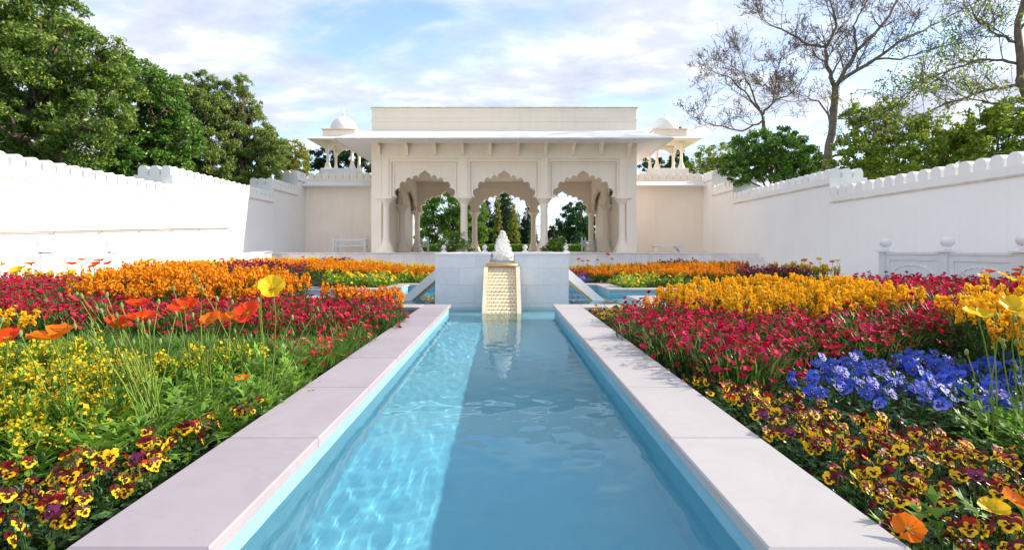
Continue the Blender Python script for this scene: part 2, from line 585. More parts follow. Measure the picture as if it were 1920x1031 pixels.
def bed(name, sx, y0, y1, pool_lo, pool_hi):
    st = 0.16
    xs = np.arange(1.19, 8.26, st)
    ys = np.arange(y0, y1 + 1e-6, st)
    V, F = [], []
    idx = {}
    for i, x in enumerate(xs):
        for j, y in enumerate(ys):
            idx[i, j] = len(V)
            wx = X0 + sx * x
            V.append((wx, y, soil_z(wx, y) + float(rng.normal(0, .012))))
    for i in range(len(xs) - 1):
        for j in range(len(ys) - 1):
            cx, cy_ = xs[i] + st / 2, ys[j] + st / 2
            if cx < PH + KW - .1 and pool_lo + .1 < cy_ < pool_hi - .1:
                continue
            q = (idx[i, j], idx[i + 1, j], idx[i + 1, j + 1], idx[i, j + 1])
            F.append(q if sx > 0 else q[::-1])
    me = bpy.data.meshes.new(name)
    me.from_pydata(V, [], F)
    me.materials.append(M['soil'])
    me.polygons.foreach_set('use_smooth', [True] * len(me.polygons))
    tag(link(name, me), kind='structure')


PLO, PHI = CY - PH - .03 - KW, CY + PH + .03 + KW
for sx in (-1, 1):
    bed('flower_bed_soil', sx, NEAR_END, CY - AH - .1, PLO, PHI)
    bed('flower_bed_soil', sx, CY + AH + .1, FAR_END + .3, PLO, PHI)

# --- canal floor, walls and kerb slabs
g = MB()
for x0, x1, y0, y1 in ((-AH - .1, AH + .1, NEAR_END, FAR_END), (-PH - .1, PH + .1, CY - PH - .1, CY + PH + .1), (-ARM_END, ARM_END, CY - AH - .1, CY + AH + .1)):
    k = len(g.v) * 0.0001
    g.add([(X0 + x0, y0, FZ - k), (X0 + x1, y0, FZ - k), (X0 + x1, y1, FZ - k), (X0 + x0, y1, FZ - k)], [(0, 1, 2, 3)])
floor_o = tag(g.build('canal_floor', M['pool']), kind='structure')
floor_o.cycles.is_caustics_receiver = True

P1 = CY - PH      # 7.97
P2 = CY + PH
A1 = CY - AH
A2 = CY + AH
segs = []         # (x0,x1,y0,y1, axis along, inner side) all for +X half, then mirrored
for s in (-1, 1):
    segs += [
        (s, AH, AH + KW, NEAR_END, P1, 'y'),
        (s, AH + KW, PH + KW, P1 - KW, P1, 'x'),
        (s, PH, PH + KW, P1, A1, 'y'),
        (s, PH + KW, ARM_END, A1 - KW, A1, 'x'),
        (s, PH + KW, ARM_END, A2, A2 + KW, 'x'),
        (s, PH, PH + KW, A2, P2, 'y'),
        (s, AH + KW, PH + KW, P2, P2 + KW, 'x'),
        (s, AH, AH + KW, P2, FAR_END, 'y'),
    ]
kerb_w = MB()
slab_cache = {}
kerb = tag(empty('canal_kerb', (X0, 0, 0)), kind='structure')
wall = MB()
o_ = 0.03
rk = random.Random(3)
for s, x0, x1, y0, y1, ax in segs:
    # wall body under the slabs, set back 3 cm under the overhang
    inset = {'y': (o_, -o_, 0, 0), 'x': (0, 0, 0, 0)}[ax]
    bx0, bx1, by0, by1 = x0 + inset[0], x1 + inset[1], y0, y1
    if ax == 'x':
        by0, by1 = y0 + o_, y1 - o_
        bx0, bx1 = x0 - o_ - .001, x1 - (o_ if x1 < 5 else 0)
    elif x0 > 1:
        by0, by1 = (y0 - .1, y1 - o_) if y0 < CY - 1 else (y0 + o_, y1 + .1)
    else:
        by0, by1 = (y0, y1 - o_) if y0 < CY else (y0 + o_, y1)
    wall.box(s * bx0 + X0, s * bx1 + X0, by0, by1, FZ - .1, KT - SL - .002)
    # slabs
    if ax == 'y':
        if x0 < 1 and y0 < 0:
            cuts = [y0] + [1.447 + .853 * k for k in range(-4, 20) if y0 + .3 < 1.447 + .853 * k < y1 - .3] + [y1]
        else:
            n = max(1, round((y1 - y0) / .86))
            cuts = [y0 + (y1 - y0) * k / n for k in range(n + 1)]
        for a, b in zip(cuts[:-1], cuts[1:]):
            mb = MB().box(s * x0, s * x1, a + .002, b - .002, KT - SL, KT + rk.uniform(-.0012, .0012), c=.006)
            mt = M['marble_pink'] if (s < 0 and y0 < 8) else M['marble']
            mb.build('slab', mt, kerb)
    else:
        n = max(1, round((x1 - x0) / .86))
        for k in range(n):
            a, b = x0 + (x1 - x0) * k / n, x0 + (x1 - x0) * (k + 1) / n
            MB().box(s * (a + .002), s * (b - .002), y0, y1, KT - SL, KT + rk.uniform(-.0012, .0012), c=.006).build('slab', M['marble'], kerb)
for s in (-1, 1):                     # end walls of the side arms and of the long arms
    wall.box(X0 + s * (ARM_END - .02), X0 + s * (ARM_END + .2), A1 - .05, A2 + .05, FZ - .1, KT - .01)
wall.box(X0 - 1.2, X0 + 1.2, FAR_END + .001, FAR_END + .4, FZ - .1, KT - .01)
wall_o = tag(wall.build('canal_wall', M['pool_side']), kind='structure')
wall_o.cycles.is_caustics_receiver = True


# --- water with real ripples
wrng = np.random.default_rng(11)
WV = []
for i in range(34):
    lam = float(np.exp(wrng.uniform(math.log(.06), math.log(.38))))
    th = float(wrng.uniform(0, 2 * math.pi))
    ph = float(wrng.uniform(0, 2 * math.pi))
    WV.append((2 * math.pi / lam * math.cos(th), 2 * math.pi / lam * math.sin(th), ph, 0.0115 * lam / math.sqrt(34) * .55))


def wave(x, y):
    xx = x + .06 * np.sin(1.7 * y + .5) + .04 * np.sin(3.1 * x)
    yy = y + .07 * np.sin(2.3 * x + 1.0) + .05 * np.sin(1.3 * y)
    z = np.zeros_like(x)
    for kx, ky, ph, a in WV:
        z = z + a * np.sin(kx * xx + ky * yy + ph)
    return z * (0.8 + .35 * np.sin(.9 * y + 1.0))


VV, FF, nb = [], [], 0
wx_ = AH + .034
for x0, x1, y0, y1, st in ((-wx_, wx_, 0.6, P1 + .03, .022), (-PH - .034, PH + .034, P1 + .03, P2 - .03, .04),
                           (-ARM_END, -PH - .034, A1 - .034, A2 + .034, .06), (PH + .034, ARM_END, A1 - .034, A2 + .034, .06),
                           (-wx_, wx_, P2 - .03, FAR_END, .06), (-wx_, wx_, NEAR_END, 0.6, .06)):
    nx, ny = max(2, int((x1 - x0) / st)), max(2, int((y1 - y0) / st))
    gx, gy = np.meshgrid(np.linspace(x0, x1, nx + 1) + X0, np.linspace(y0, y1, ny + 1))
    gz = wave(gx, gy) + WZ
    VV.append(np.stack([gx.ravel(), gy.ravel(), gz.ravel()], 1))
    i = np.arange(ny)[:, None] * (nx + 1) + np.arange(nx)[None, :] + nb
    FF.append(np.stack([i, i + 1, i + nx + 2, i + nx + 1], -1).reshape(-1, 4))
    nb += (nx + 1) * (ny + 1)
wme = np_mesh('canal_water', np.concatenate(VV), np.concatenate(FF), M['water'])
wme.polygons.foreach_set('use_smooth', [True] * len(wme.polygons))
water = tag(link('canal_water', wme), kind='structure')
water.cycles.is_caustics_caster = True

# =================================================================== TERRACE
TZ = 1.13
TY = 22.0
t = MB()
t.box(-11.2, 11.2, TY + .03, 36.0, -.2, TZ)
terrace = tag(t.build('terrace', M['path']), kind='structure')
rk = random.Random(9)
pm = MB().box(0, .554, 0, .03, .1, TZ - .045, c=.0).mesh('panel', M['panel'])
cm_ = MB().box(0, 1.106, -.03, .3, 0, .05, c=.006).mesh('coping', M['panel'])
x = -10.55
i = 0
while x < 10.3:
    link('panel', pm, terrace, loc=(x, TY - .002 + rk.uniform(-.003, .003), 0))
    if i % 2 == 0 and x < 9.7:
        link('coping', cm_, terrace, loc=(x, TY, TZ - .04))
    x += .560
    i += 1

# ramp beside the left wall, with its low side wall and a handrail on the garden wall
ramp_o = MB()
ramp_o.prism([(8.0, .15), (20.0, .15), (TY + .02, .15), (TY + .02, TZ), (20.0, TZ), (10.0, .56), (8.0, .45)], 'x', -10.92, -9.75)
tag(ramp_o.build('ramp', M['path']), kind='structure')
rw = empty('ramp_wall', (-9.62, 14, 0))
tag(rw, 'low white stone wall sloping up beside the ramp by the left garden wall', 'wall')
for k in range(10):
    a = 9.2 + k * 1.15
    b = a + 1.145
    f = lambda y: 1.22 if y > 20.3 else .64 + (y - 9.2) / 11.1 * .58
    MB().prism([(a - 14, .15), (b - 14, .15), (b - 14, f(b) - .06), (a - 14, f(a) - .06)], 'x', -.10, .10).build('block', M['marble_white'], rw)
    MB().prism([(a - 14, f(a) - .058), (b - 14, f(b) - .058), (b - 14, f(b)), (a - 14, f(a))], 'x', -.14, .14).build('coping', M['marble_white'], rw)
hr = empty('handrail', (-10.8, 15, 0))
tag(hr, 'thin bronze handrail fixed along the sunlit left garden wall', 'handrail')
MB().tube([(0, -8, 1.42), (0, 4.9, 2.12), (-.08, 4.95, 2.12)], .022, 8).build('rail', M['metal'], hr, smooth=True)
for k in range(9):
    y = -7.2 + k * 1.45
    z = 1.42 + (y + 8) / 12.9 * .70
    MB().tube([(0, y, z - .015), (-.01, y, z - .07), (-.10, y, z - .075)], .009, 5).build('bracket', M['metal'], hr)

# steps at the right-hand end of the terrace
st_o = empty('garden_steps', (9.9, 20.6, 0))
tag(st_o, 'short flight of pale stone steps at the right end of the terrace', 'steps')
for k in range(4):
    MB().box(-.2 + 0.0, 1.0, .35 * k, .35 * k + .36, .2, .36 + .2 * k + .17, c=.01).build('step', M['panel'], st_o)

# =================================================================== GARDEN WALLS
PIT = 0.388


def merlon_poly(w, h, cut=0.0):
    r = w / 2
    pts = [(-r, 0), (r, 0)]
    for k in range(0, 11):
        a = math.pi * k / 10
        pts.append((r * math.cos(a), h - r * .92 + r * .92 * math.sin(a)))
    return pts


mer_x = MB().prism(merlon_poly(PIT - .075, .30), 'x', -.13, .13).mesh('merlon', M['stucco'])   # for walls running along Y
mer_y = MB().prism(merlon_poly(PIT - .075, .32), 'y', -.11, .11).mesh('merlon', M['stucco'])


def side_wall(s, label, secs):
    root = empty('garden_wall', (s * 10.9, 10, 0))
    tag(root, label, 'wall')
    th = .34
    for (y0, y1, mz, step) in secs:
        top = mz + .22
        MB().box(0, s * th, y0 - 10 + .001, y1 - 10 - .001, -.05, top).build('wall_panel', M['stucco'], root)
        MB().box(-s * .035, 0, y0 - 10 + .0, y1 - 10 - .03, mz - .03, mz + .025, c=.01).build('moulding', M['cap'], root)
        # parapet face stands a little proud
        MB().box(-s * .012, s * .1, y0 - 10 + .002, y1 - 10 - .034, mz + .026, top + .001).build('parapet', M['stucco'], root)
        n = int((y1 - y0 - .02) / PIT)
        p = (y1 - y0) / n
        for k in range(n):
            yc = y0 + p * (k + .5)
            if yc < 8.5:
                continue
            link('merlon', mer_x, root, loc=(s * .13, yc - 10, top - .004))
        if step:                        # the return of the higher parapet, seen end on
            MB().box(s * th + s * .002, s * 1.25, y0 - 10, y0 - 10 + .3, .5, top).build('wall_return', M['stucco'], root)
            for k in range(3):
                link('merlon', mer_y, root, loc=(s * (.20 + PIT * k * .98), y0 - 10 + .115, top - .004))
    return root


SECS_L = [(-4.0, 16.6, 2.88, False), (16.6, 23.9, 3.49, True), (23.9, 26.7, 4.12, True), (26.7, 27.9, 4.93, True)]
SECS_R = [(-4.0, 16.97, 2.84, False), (16.97, 24.15, 3.46, True), (24.15, 26.6, 4.10, True), (26.6, 27.9, 4.93, True)]
side_wall(-1, 'sunlit white garden wall stepping up along the left side, scalloped top', SECS_L)
side_wall(1, 'shaded white garden wall stepping up along the right side, scalloped top', SECS_R)


def flank_wall(s, label):
    root = empty('back_wall', (s * 8.7, 27.8, 0))
    tag(root, label, 'wall')
    xi, xo = 6.2 - 8.7, 10.9 - 8.7
    X = lambda a: s * a
    MB().box(X(xi), X(xo + .3), 0, 5.0, .5, 4.97).build('wall_panel', M['cream'], root)
    MB().box(X(xi), X(xo), .10, .40, 4.971, 5.19).build('parapet', M['cream'], root)
    # sloping stone eave
    e = MB().prism([(-.55, 4.69), (.0, 4.80), (.0, 5.02), (-.55, 4.75)], 'x', min(X(xi), X(xo)), max(X(xi), X(xo)))
    e.build('eave', M['marble_blue'], root)
    n = 12
    for k in range(n):
        link('merlon', mer_y_c, root, loc=(X(xo - .24 - k * PIT), .22, 5.186))
    return root


mer_y_c = MB().prism(merlon_poly(PIT - .07, .32), 'y', -.11, .11).mesh('merlon', M['cream'])
flank_wall(-1, 'cream wall with stone eave and scalloped parapet left of the pavilion')
flank_wall(1, 'cream wall with stone eave and scalloped parapet right of the pavilion')

# =================================================================== PAVILION
pav = empty('pavilion', (X0 + .02, 23.7, 1.138))
pav.scale = (.93, .93, .93)
tag(pav, 'cream garden pavilion with three scalloped arches and broad eaves', 'pavilion')
CX = (-6.0, -2.03, 2.03, 6.0)
DZ = 35.0 - 25.5
ZS = 3.93 - TZ         # springing above the terrace


def cusp_arch(cx, a=1.60, zs=ZS, k=1.0):
    """the scalloped opening from its right springing over the point to the left, (x, z)"""
    cus = [(1.60, 0.0), (1.43, .48), (1.09, .74), (.72, .90), (.33, .97)]
    pts = []
    for (x0, z0), (x1, z1) in zip(cus[:-1], cus[1:]):
        dx, dz = x1 - x0, z1 - z0
        L = math.hypot(dx, dz)
        nx, nz = -dz / L * -1, dx / L * -1        # outward (away from opening centre)
        for j in range(8):
            t_ = j / 8
            b = math.sin(math.pi * t_) ** .75 * L * .42
            pts.append((x0 + dx * t_ + nx * b, z0 + dz * t_ + nz * b))
    lobe = [(.33, .97), (.345, 1.03), (.34, 1.10), (.30, 1.17), (.23, 1.22), (.14, 1.265), (.06, 1.31), (.0, 1.38)]
    pts += lobe
    f = a / 1.60
    right = [(cx + x * f, zs + z * k) for x, z in pts]
    left = [(cx - x * f, zs + z * k) for x, z in reversed(pts[:-1])]
    return right + left


def arch_bay(x0, x1, y0, y1, ztop, name='arch_wall', mat='cream', zs=ZS, a=None, axis='y'):
    cx = (x0 + x1) / 2
    a = a or (x1 - x0) / 2 - .40
    poly = [(x0, zs), (x0, ztop), (x1, ztop), (x1, zs)] + cusp_arch(cx, a, zs)
    return MB().prism(poly, axis, y0, y1).build(name, M[mat], pav)


ZP = 5.84 - TZ          # bottom of the frieze
ZE = 6.59 - TZ          # eave soffit at the wall
ZC = 5.93 - TZ          # ceiling
# three front bays
for b in range(3):
    xa, xb = CX[b], CX[b + 1]
    pa = .185
    arch_bay(xa + pa - .02, xb - pa + .02, .17, .40, ZP + .02)
    # stepped frame round the panel
    fr = MB()
    for w, d0, d1, off in ((.13, .075, .175, 0.0), (.06, .115, .1755, .21)):
        l_, r_, tp = xa + pa + off - .001, xb - pa - off + .001, ZP - off + .001
        fr.box(l_, l_ + w, d0, d1, ZS + .02, tp)
        fr.box(r_ - w, r_, d0, d1, ZS + .02, tp)
        fr.box(l_ + w, r_ - w, d0, d1, tp - w, tp)
    fr.build('frame', M['cream'], pav)
# pilaster strips over the columns, frieze
for x_ in CX[1:3]:
    MB().box(x_ - .185, x_ + .185, 0, .40, ZS, ZP).build('pilaster', M['cream'], pav)
for s in (-1, 1):
    MB().box(s * 5.815, s * 6.17, .012, .40, ZS + .001, ZP).build('pilaster', M['cream'], pav)
    MB().box(s * 6.17, s * 6.67, -.015, .55, 0, ZE + .02, c=.004).build('corner_pier', M['cream'], pav)
MB().box(-6.165, 6.165, -.002, .40, ZP + .0005, ZE + .02).build('frieze', M['cream'], pav)


def column_mesh(mat, h=ZS, half=False):
    mb = MB()
    r = .185
    mb.box(-.40, .40, -.40, .40, 0, .07, c=.01)
    prof = [(.38, .068), (.385, .12), (.36, .20), (.31, .32), (.26, .46), (.222, .58), (.205, .66), (.215, .68), (.215, .71), (.195, .73), (r, .80),
            (r * .94, h - .62), (r * .94, h - .50), (.20, h - .49), (.20, h - .45), (.185, h - .44), (.20, h - .36), (.25, h - .27), (.33, h - .17), (.37, h - .12), (.38, h - .09)]
    mb.lathe(prof, 16, rot=math.pi / 16)
    mb.box(-.39, .39, -.39, .39, h - .092, h - .001, c=.0)
    me = mb.mesh('column', M[mat])
    auto_smooth(me, 30)
    return me


colm = column_mesh('cream')
for x_ in CX:
    link('column', colm, pav, loc=(x_, .22, 0))
    link('column', colm, pav, loc=(x_, DZ, 0))
for s in (-1, 1):
    link('column', colm, pav, loc=(s * 6.08, 4.7, 0))
# rear row
for b in range(3):
    xa, xb = CX[b], CX[b + 1]
    arch_bay(xa, xb, DZ - .16, DZ + .16, ZC - .002)
    fr = MB()
    l_, r_, tp = xa + .2, xb - .2, ZC - .35
    for w, d in ((.06, .03),):
        fr.box(l_, l_ + w, DZ - .16 - d, DZ - .16, ZS + .02, tp)
        fr.box(r_ - w, r_, DZ - .16 - d, DZ - .16, ZS + .02, tp)
        fr.box(l_ + w, r_ - w, DZ - .16 - d, DZ - .16, tp - w, tp)
    fr.build('frame', M['cream'], pav)
# side walls and their inner arches
for s in (-1, 1):
    MB().box(s * 6.36, s * 6.66, .56, DZ + .3, 0, ZC).build('side_wall', M['cream'], pav)
    for ya, yb in ((.45, 4.7), (4.7, DZ - .2)):
        arch_bay(ya, yb, s * 5.98, s * 6.14, ZC - .003, name='side_arch', axis='x')
    MB().box(s * 5.9, s * 6.4, DZ - .2, DZ + .3, ZS, ZC - .004).build('corner_block', M['cream'], pav)
MB().box(-6.66, 6.66, .41, DZ + .3, ZC, ZC + .3).build('ceiling', M['cream'], pav)
# eaves: a sloping stone canopy on all four sides
EO, EP = 1.30, 1.70
zo0, zo1, zi0, zi1 = 6.47 - TZ, 6.53 - TZ, 6.60 - TZ, 7.27 - TZ


def ring(xh, y0, y1, z):
    return [(-xh, y0, z), (xh, y0, z), (xh, y1, z), (-xh, y1, z)]


ev = MB()
vs = ring(6.67 + EO, -EP, DZ + .3 + EP, zo0) + ring(6.67 + EO, -EP, DZ + .3 + EP, zo1) + ring(6.66, -.005, DZ + .3, zi1) + ring(6.66, -.005, DZ + .3, zi0)
fs = []
for a_, b_ in ((0, 4), (4, 8), (8, 12), (12, 0)):
    for k in range(4):
        k2 = (k + 1) % 4
        fs.append((a_ + k, a_ + k2, b_ + k2, b_ + k))
ev.add(vs, fs)
ev.build('eave', M['stucco'], pav)
ed = MB()
ed.box(-6.67 - EO - .012, 6.67 + EO + .012, -EP - .015, -EP + .02, zo0 - .012, zo0 + .045)
ed.box(-6.67 - EO - .014, -6.67 - EO + .02, -EP + .021, DZ, zo0 - .012, zo0 + .045)
ed.box(6.67 + EO - .02, 6.67 + EO + .014, -EP + .021, DZ, zo0 - .012, zo0 + .045)
ed.build('eave_edge', M['cap'], pav)
# brackets
br = MB().prism([(0, 0), (0, .60), (-.62, .60), (-.60, .50), (-.30, .42), (-.20, .28), (-.16, .12), (-.09, .02)], 'x', -.075, .075).mesh('bracket', M['cream'])
for k in range(10):
    link('bracket', br, pav, loc=(-6.27 + 1.393 * k, -.003, ZE - .60))
# attic and its mouldings
ZT = 8.44 - TZ
MB().box(-6.65, 6.65, 0.0, DZ + .28, ZE + .3, ZT - .08).build('attic', M['cream'], pav)
MB().box(-6.71, 6.71, -.06, DZ + .34, ZT - .0795, ZT, c=.015).build('coping', M['cap'], pav)
MB().box(-6.69, 6.69, -.045, .0, ZT - .72, ZT - .63).build('moulding', M['cream'], pav)
MB().box(-6.69, 6.69, -.035, .0, ZT - .16, ZT - .08).build('moulding', M['cream'], pav)


# --- domed kiosks on the back roofs
def kiosk(s, label):
    root = empty('domed_kiosk', (s * 9.75, 30.75, 4.97))
    tag(root, label, 'kiosk')
    MB().box(-1.05, 1.05, -1.05, 1.05, 0, 1.08, c=.03).build('plinth', M['marble_blue'], root)
    z0 = 1.08
    prof = [(.22, 0), (.22, .06), (.17, .16), (.11, .36), (.085, .48), (.08, 1.02), (.085, 1.06), (.13, 1.16), (.15, 1.22)]
    mb = MB()
    mb.lathe(prof, 12)
    me = mb.mesh('column', M['cream'])
    auto_smooth(me, 40)
    for a in (-.72, .72):
        for b in (-.72, .72):
            link('column', me, root, loc=(a, b, z0))
    zt = z0 + 1.22
    # pointed arches between the columns
    ap = [(-.72, -.25), (-.86, -.25), (-.86, .32), (.86, .32), (.86, -.25), (.72, -.25)]
    for k in range(1, 12):
        u = -1 + 2 * k / 12
        ap.append((-.66 * u, -.18 + .40 * (1 - abs(u) ** 2.2)))
    MB().prism(ap, 'y', -.80, -.70).build('arch', M['cream'], root, loc=(0, 0, zt))
    MB().prism(ap, 'y', .70, .80).build('arch', M['cream'], root, loc=(0, 0, zt))
    MB().prism(ap, 'x', -.80, -.70).build('arch', M['cream'], root, loc=(0, 0, zt))
    MB().prism(ap, 'x', .70, .80).build('arch', M['cream'], root, loc=(0, 0, zt))
    ze = zt + .32
    e = MB()
    vs = [(x_ * 1.60, y_ * 1.60, ze + .05) for x_, y_ in ((-1, -1), (1, -1), (1, 1), (-1, 1))] + [(x_ * 1.60, y_ * 1.60, ze + .10) for x_, y_ in ((-1, -1), (1, -1), (1, 1), (-1, 1))] \
        + [(x_ * .95, y_ * .95, ze + .34) for x_, y_ in ((-1, -1), (1, -1), (1, 1), (-1, 1))] + [(x_ * .80, y_ * .80, ze + .12) for x_, y_ in ((-1, -1), (1, -1), (1, 1), (-1, 1))]
    fs = [(12, 13, 14, 15)]
    for a_, b_ in ((0, 4), (4, 8), (12, 0)):
        for k in range(4):
            k2 = (k + 1) % 4
            fs.append((a_ + k, a_ + k2, b_ + k2, b_ + k))
    e.add(vs, fs)
    e.build('eave', M['cream'], root)
    MB().box(-.95, .95, -.95, .95, ze + .335, ze + .72).build('drum', M['cream'], root)
    MB().box(-1.0, 1.0, -1.0, 1.0, ze + .721, ze + .80, c=.02).build('cornice', M['cap'], root)
    zd = ze + .80
    dome = [(.70, 0), (.76, .10), (.78, .24), (.74, .42), (.64, .60), (.48, .75), (.28, .87), (.13, .94), (.07, .99)]
    d = MB()
    d.lathe(dome, 24)
    me = d.mesh('dome', M['stucco'], smooth=True)
    link('dome', me, root, loc=(0, 0, zd))
    f = MB()
    f.lathe([(.09, .97), (.10, 1.01), (.05, 1.06), (.08, 1.11), (.05, 1.16), (.02, 1.22), (.012, 1.42)], 10)
    link('finial', f.mesh('finial', M['stucco'], smooth=True), root, loc=(0, 0, zd))


kiosk(-1, 'small white domed kiosk rising behind the left end of the pavilion')
kiosk(1, 'small white domed kiosk rising behind the right end of the pavilion')

# =================================================================== FOUNTAIN
FY0, FY1, FH = 8.80, 11.80, 1.16
FT = 1.20
ft = empty('fountain', (X0, CY, 0))
tag(ft, 'square marble fountain block with sloping cascades in the central pool', 'fountain')
hy = (FY1 - FY0) / 2
NW, NZ = .205, 1.0        # notch half width and sill
core = MB()
ii = .02
core.box(-FH + ii, FH - ii, -hy + ii, hy - ii, FZ - .05, NZ - .012)
for s in (-1, 1):
    core.box(s * NW, s * (FH - ii), -hy + ii, -hy + .16, NZ - .0119, FT - .04)
    core.box(s * NW, s * (FH - ii), hy - .16, hy - ii, NZ - .0119, FT - .04)
    core.box(s * (FH - .16), s * (FH - ii), -hy + .161, -NW, NZ - .0119, FT - .04)
    core.box(s * (FH - .16), s * (FH - ii), NW, hy - .161, NZ - .0119, FT - .04)
core.build('core', M['joint'], ft)
rows = [(-.1, .33), (.332, .648), (.650, .944), (.946, FT - .041)]
rk = random.Random(4)
for ri, (z0, z1) in enumerate(rows):
    for face in ('f', 'b', 'l', 'r'):
        L_ = FH if face in 'fb' else hy
        xs = [-L_ + (0 if face in 'fb' else .021), -.74 + rk.uniform(-.05, .05), -.44, -.215, .215, .44, .73 + rk.uniform(-.05, .05), L_ - (0 if face in 'fb' else .021)]
        if ri % 2 == 0:
            xs = [xs[0], -.74, -.215, .215, .73, xs[-1]]
        else:
            xs = [xs[0], -.46, -.215, .215, .42, xs[-1]]
        for a, b in zip(xs[:-1], xs[1:]):
            if ri == 3 and a > -.22 and b < .22:
                continue
            off = rk.uniform(0, .002)
            mb = MB()
            if face in 'fb':
                q = -1 if face == 'f' else 1
                mb.box(a + .001, b - .001, q * (hy - .0195), q * (hy + off), z0, z1)
            else:
                q = -1 if face == 'l' else 1
                mb.box(q * (FH - .0195), q * (FH + off - .0005), a + .001, b - .001, z0, z1)
            mb.build('block', M['marble_blue'], ft)
for s in (-1, 1):
    MB().box(s * NW, s * (FH + .012), -hy - .012, -hy + .18, FT - .0405, FT, c=.005).build('coping', M['marble_white'], ft)
    MB().box(s * NW, s * (FH + .012), hy - .18, hy + .012, FT - .0405, FT, c=.005).build('coping', M['marble_white'], ft)
    for q in (-1, 1):
        MB().box(s * (FH - .18), s * (FH + .0125), q * NW, q * (hy - .181), FT - .0405, FT, c=.005).build('coping', M['marble_white'], ft)
# basin water
gx, gy = np.meshgrid(np.linspace(-FH + .15, FH - .15, 40), np.linspace(-hy + .02, hy - .02, 50))
bw = np_mesh('basin_water', np.stack([gx.ravel(), gy.ravel(), (NZ + .07 + 2.2 * wave(gx * 1.4, gy * 1.4)).ravel()], 1),
             (np.arange(49)[:, None] * 40 + np.arange(39)[None, :])[..., None].reshape(-1, 1) + np.array([[0, 1, 41, 40]]), M['water'])
bw.polygons.foreach_set('use_smooth', [True] * len(bw.polygons))
link('basin_water', bw, ft)


def cascade(rz, base, run):
    """sloping carved chute; local -Y is downhill, origin at its top edge on the block face"""
    c = link('cascade', None, ft, loc=base, rot=(0, 0, rz))
    zt, zb = .955, -.05
    k = (zt - .26) / run
    yb = -(zt - zb) / k
    w, cw = .24, .07
    MB().prism([(0, zt - .22), (0, zt - .03), (yb, zb - .03), (yb, zb - .22)], 'x', -w, w).build('chute', M['tan_edge'], c)
    for s in (-1, 1):
        MB().prism([(0, zt - .16), (0, zt + .03), (-.03, zt + .03), (yb - .03, zb), (yb - .03, zb - .19)], 'x', s * w if s > 0 else -w - cw, w + cw if s > 0 else -w).build('cheek', M['tan_side'] if rz == 0 else M['marble_white'], c)
    MB().tube([(-w - .03, -.03, zt + .035), (w + .03, -.03, zt + .035)], .032, 8).build('lip', M['tan_edge'], c, smooth=True)
    # fish-scale carving
    sc = MB()
    nrow = 19
    n = Vector((0, -(zt - zb), -yb)).normalized()
    n = Vector((0, -k, 1)).normalized()
    d = Vector((0, -1, -k)).normalized()
    Ls = math.hypot(zt - zb, yb)
    pr = Ls / nrow
    for i_ in range(nrow):
        nc = 7
        for j in range(nc + (i_ % 2)):
            u0 = -w + (j - (.5 if i_ % 2 else 0)) * (2 * w / nc)
            u1 = u0 + 2 * w / nc
            u0, u1 = max(u0, -w + .002), min(u1, w - .002)
            if u1 - u0 < .015:
                continue
            o = Vector((0, 0, zt - .03)) + d * (pr * i_)
            um = (u0 + u1) / 2
            P = lambda u, a, h: tuple(Vector((u, 0, 0)) + o + d * (a * pr) + n * h)
            vs = [P(u0, -.05, .001), P(u1, -.05, .001), P(u1, .55, .014), P(um + (u1 - um) * .6, .95, .016), P(um - (um - u0) * .6, .95, .016), P(u0, .55, .014), P(um, .4, .018),
                  P(u1, .6, -.002), P(um + (u1 - um) * .6, 1.0, -.002), P(um - (um - u0) * .6, 1.0, -.002), P(u0, .6, -.002)]
            fs = [(0, 6, 1)[::-1], (1, 6, 2)[::-1], (2, 6, 3)[::-1], (3, 6, 4)[::-1], (4, 6, 5)[::-1], (5, 6, 0)[::-1], (2, 3, 8, 7), (3, 4, 9, 8), (4, 5, 10, 9)]
            sc.add(vs, fs)
    so = sc.build('scale_carving', M['tan'], c)
    so['kind'] = 'stuff'


cascade(0, (0, -hy - .001, 0), .82)
cascade(math.pi, (0, hy + .001, 0), .82)
cascade(math.pi / 2, (FH + .001, 0, 0), .82)
cascade(-math.pi / 2, (-FH - .001, 0, 0), .82)

# plume of white water
rk = random.Random(21)
pl = MB()
rings, seg = 54, 36
vs, fs = [], []
for i_ in range(rings):
    t_ = i_ / (rings - 1)
    r = (.165 * (1 - t_) ** .85 + .018) * (1 + .10 * math.sin(9 * t_))
    if t_ > .72:
        r = max(r * .85, .028 + .02 * math.sin(t_ * 40))
    for k in range(seg):
        a = 2 * math.pi * k / seg
        rr_ = r * (1 + .13 * math.sin(4 * a + 15 * t_) * math.sin(19 * t_ + 3 * a) + .08 * math.sin(9 * a - 31 * t_) + rk.uniform(-.05, .05))
        vs.append((rr_ * math.cos(a) + .012 * math.sin(7 * t_), rr_ * math.sin(a), .53 * t_ + rk.uniform(-.004, .004)))
for i_ in range(rings - 1):
    for k in range(seg):
        k2 = (k + 1) % seg
        fs.append((i_ * seg + k, i_ * seg + k2, (i_ + 1) * seg + k2, (i_ + 1) * seg + k))
fs.append(tuple((rings - 1) * seg + k for k in range(seg)))
pl.add(vs, fs)
plume = link('water_plume', pl.mesh('water_plume', M['foam'], smooth=True), loc=(X0 + .01, 9.15, NZ + .05))
tag(plume, 'frothy white jet of water bubbling up on top of the fountain', 'water jet')
dr = MB()
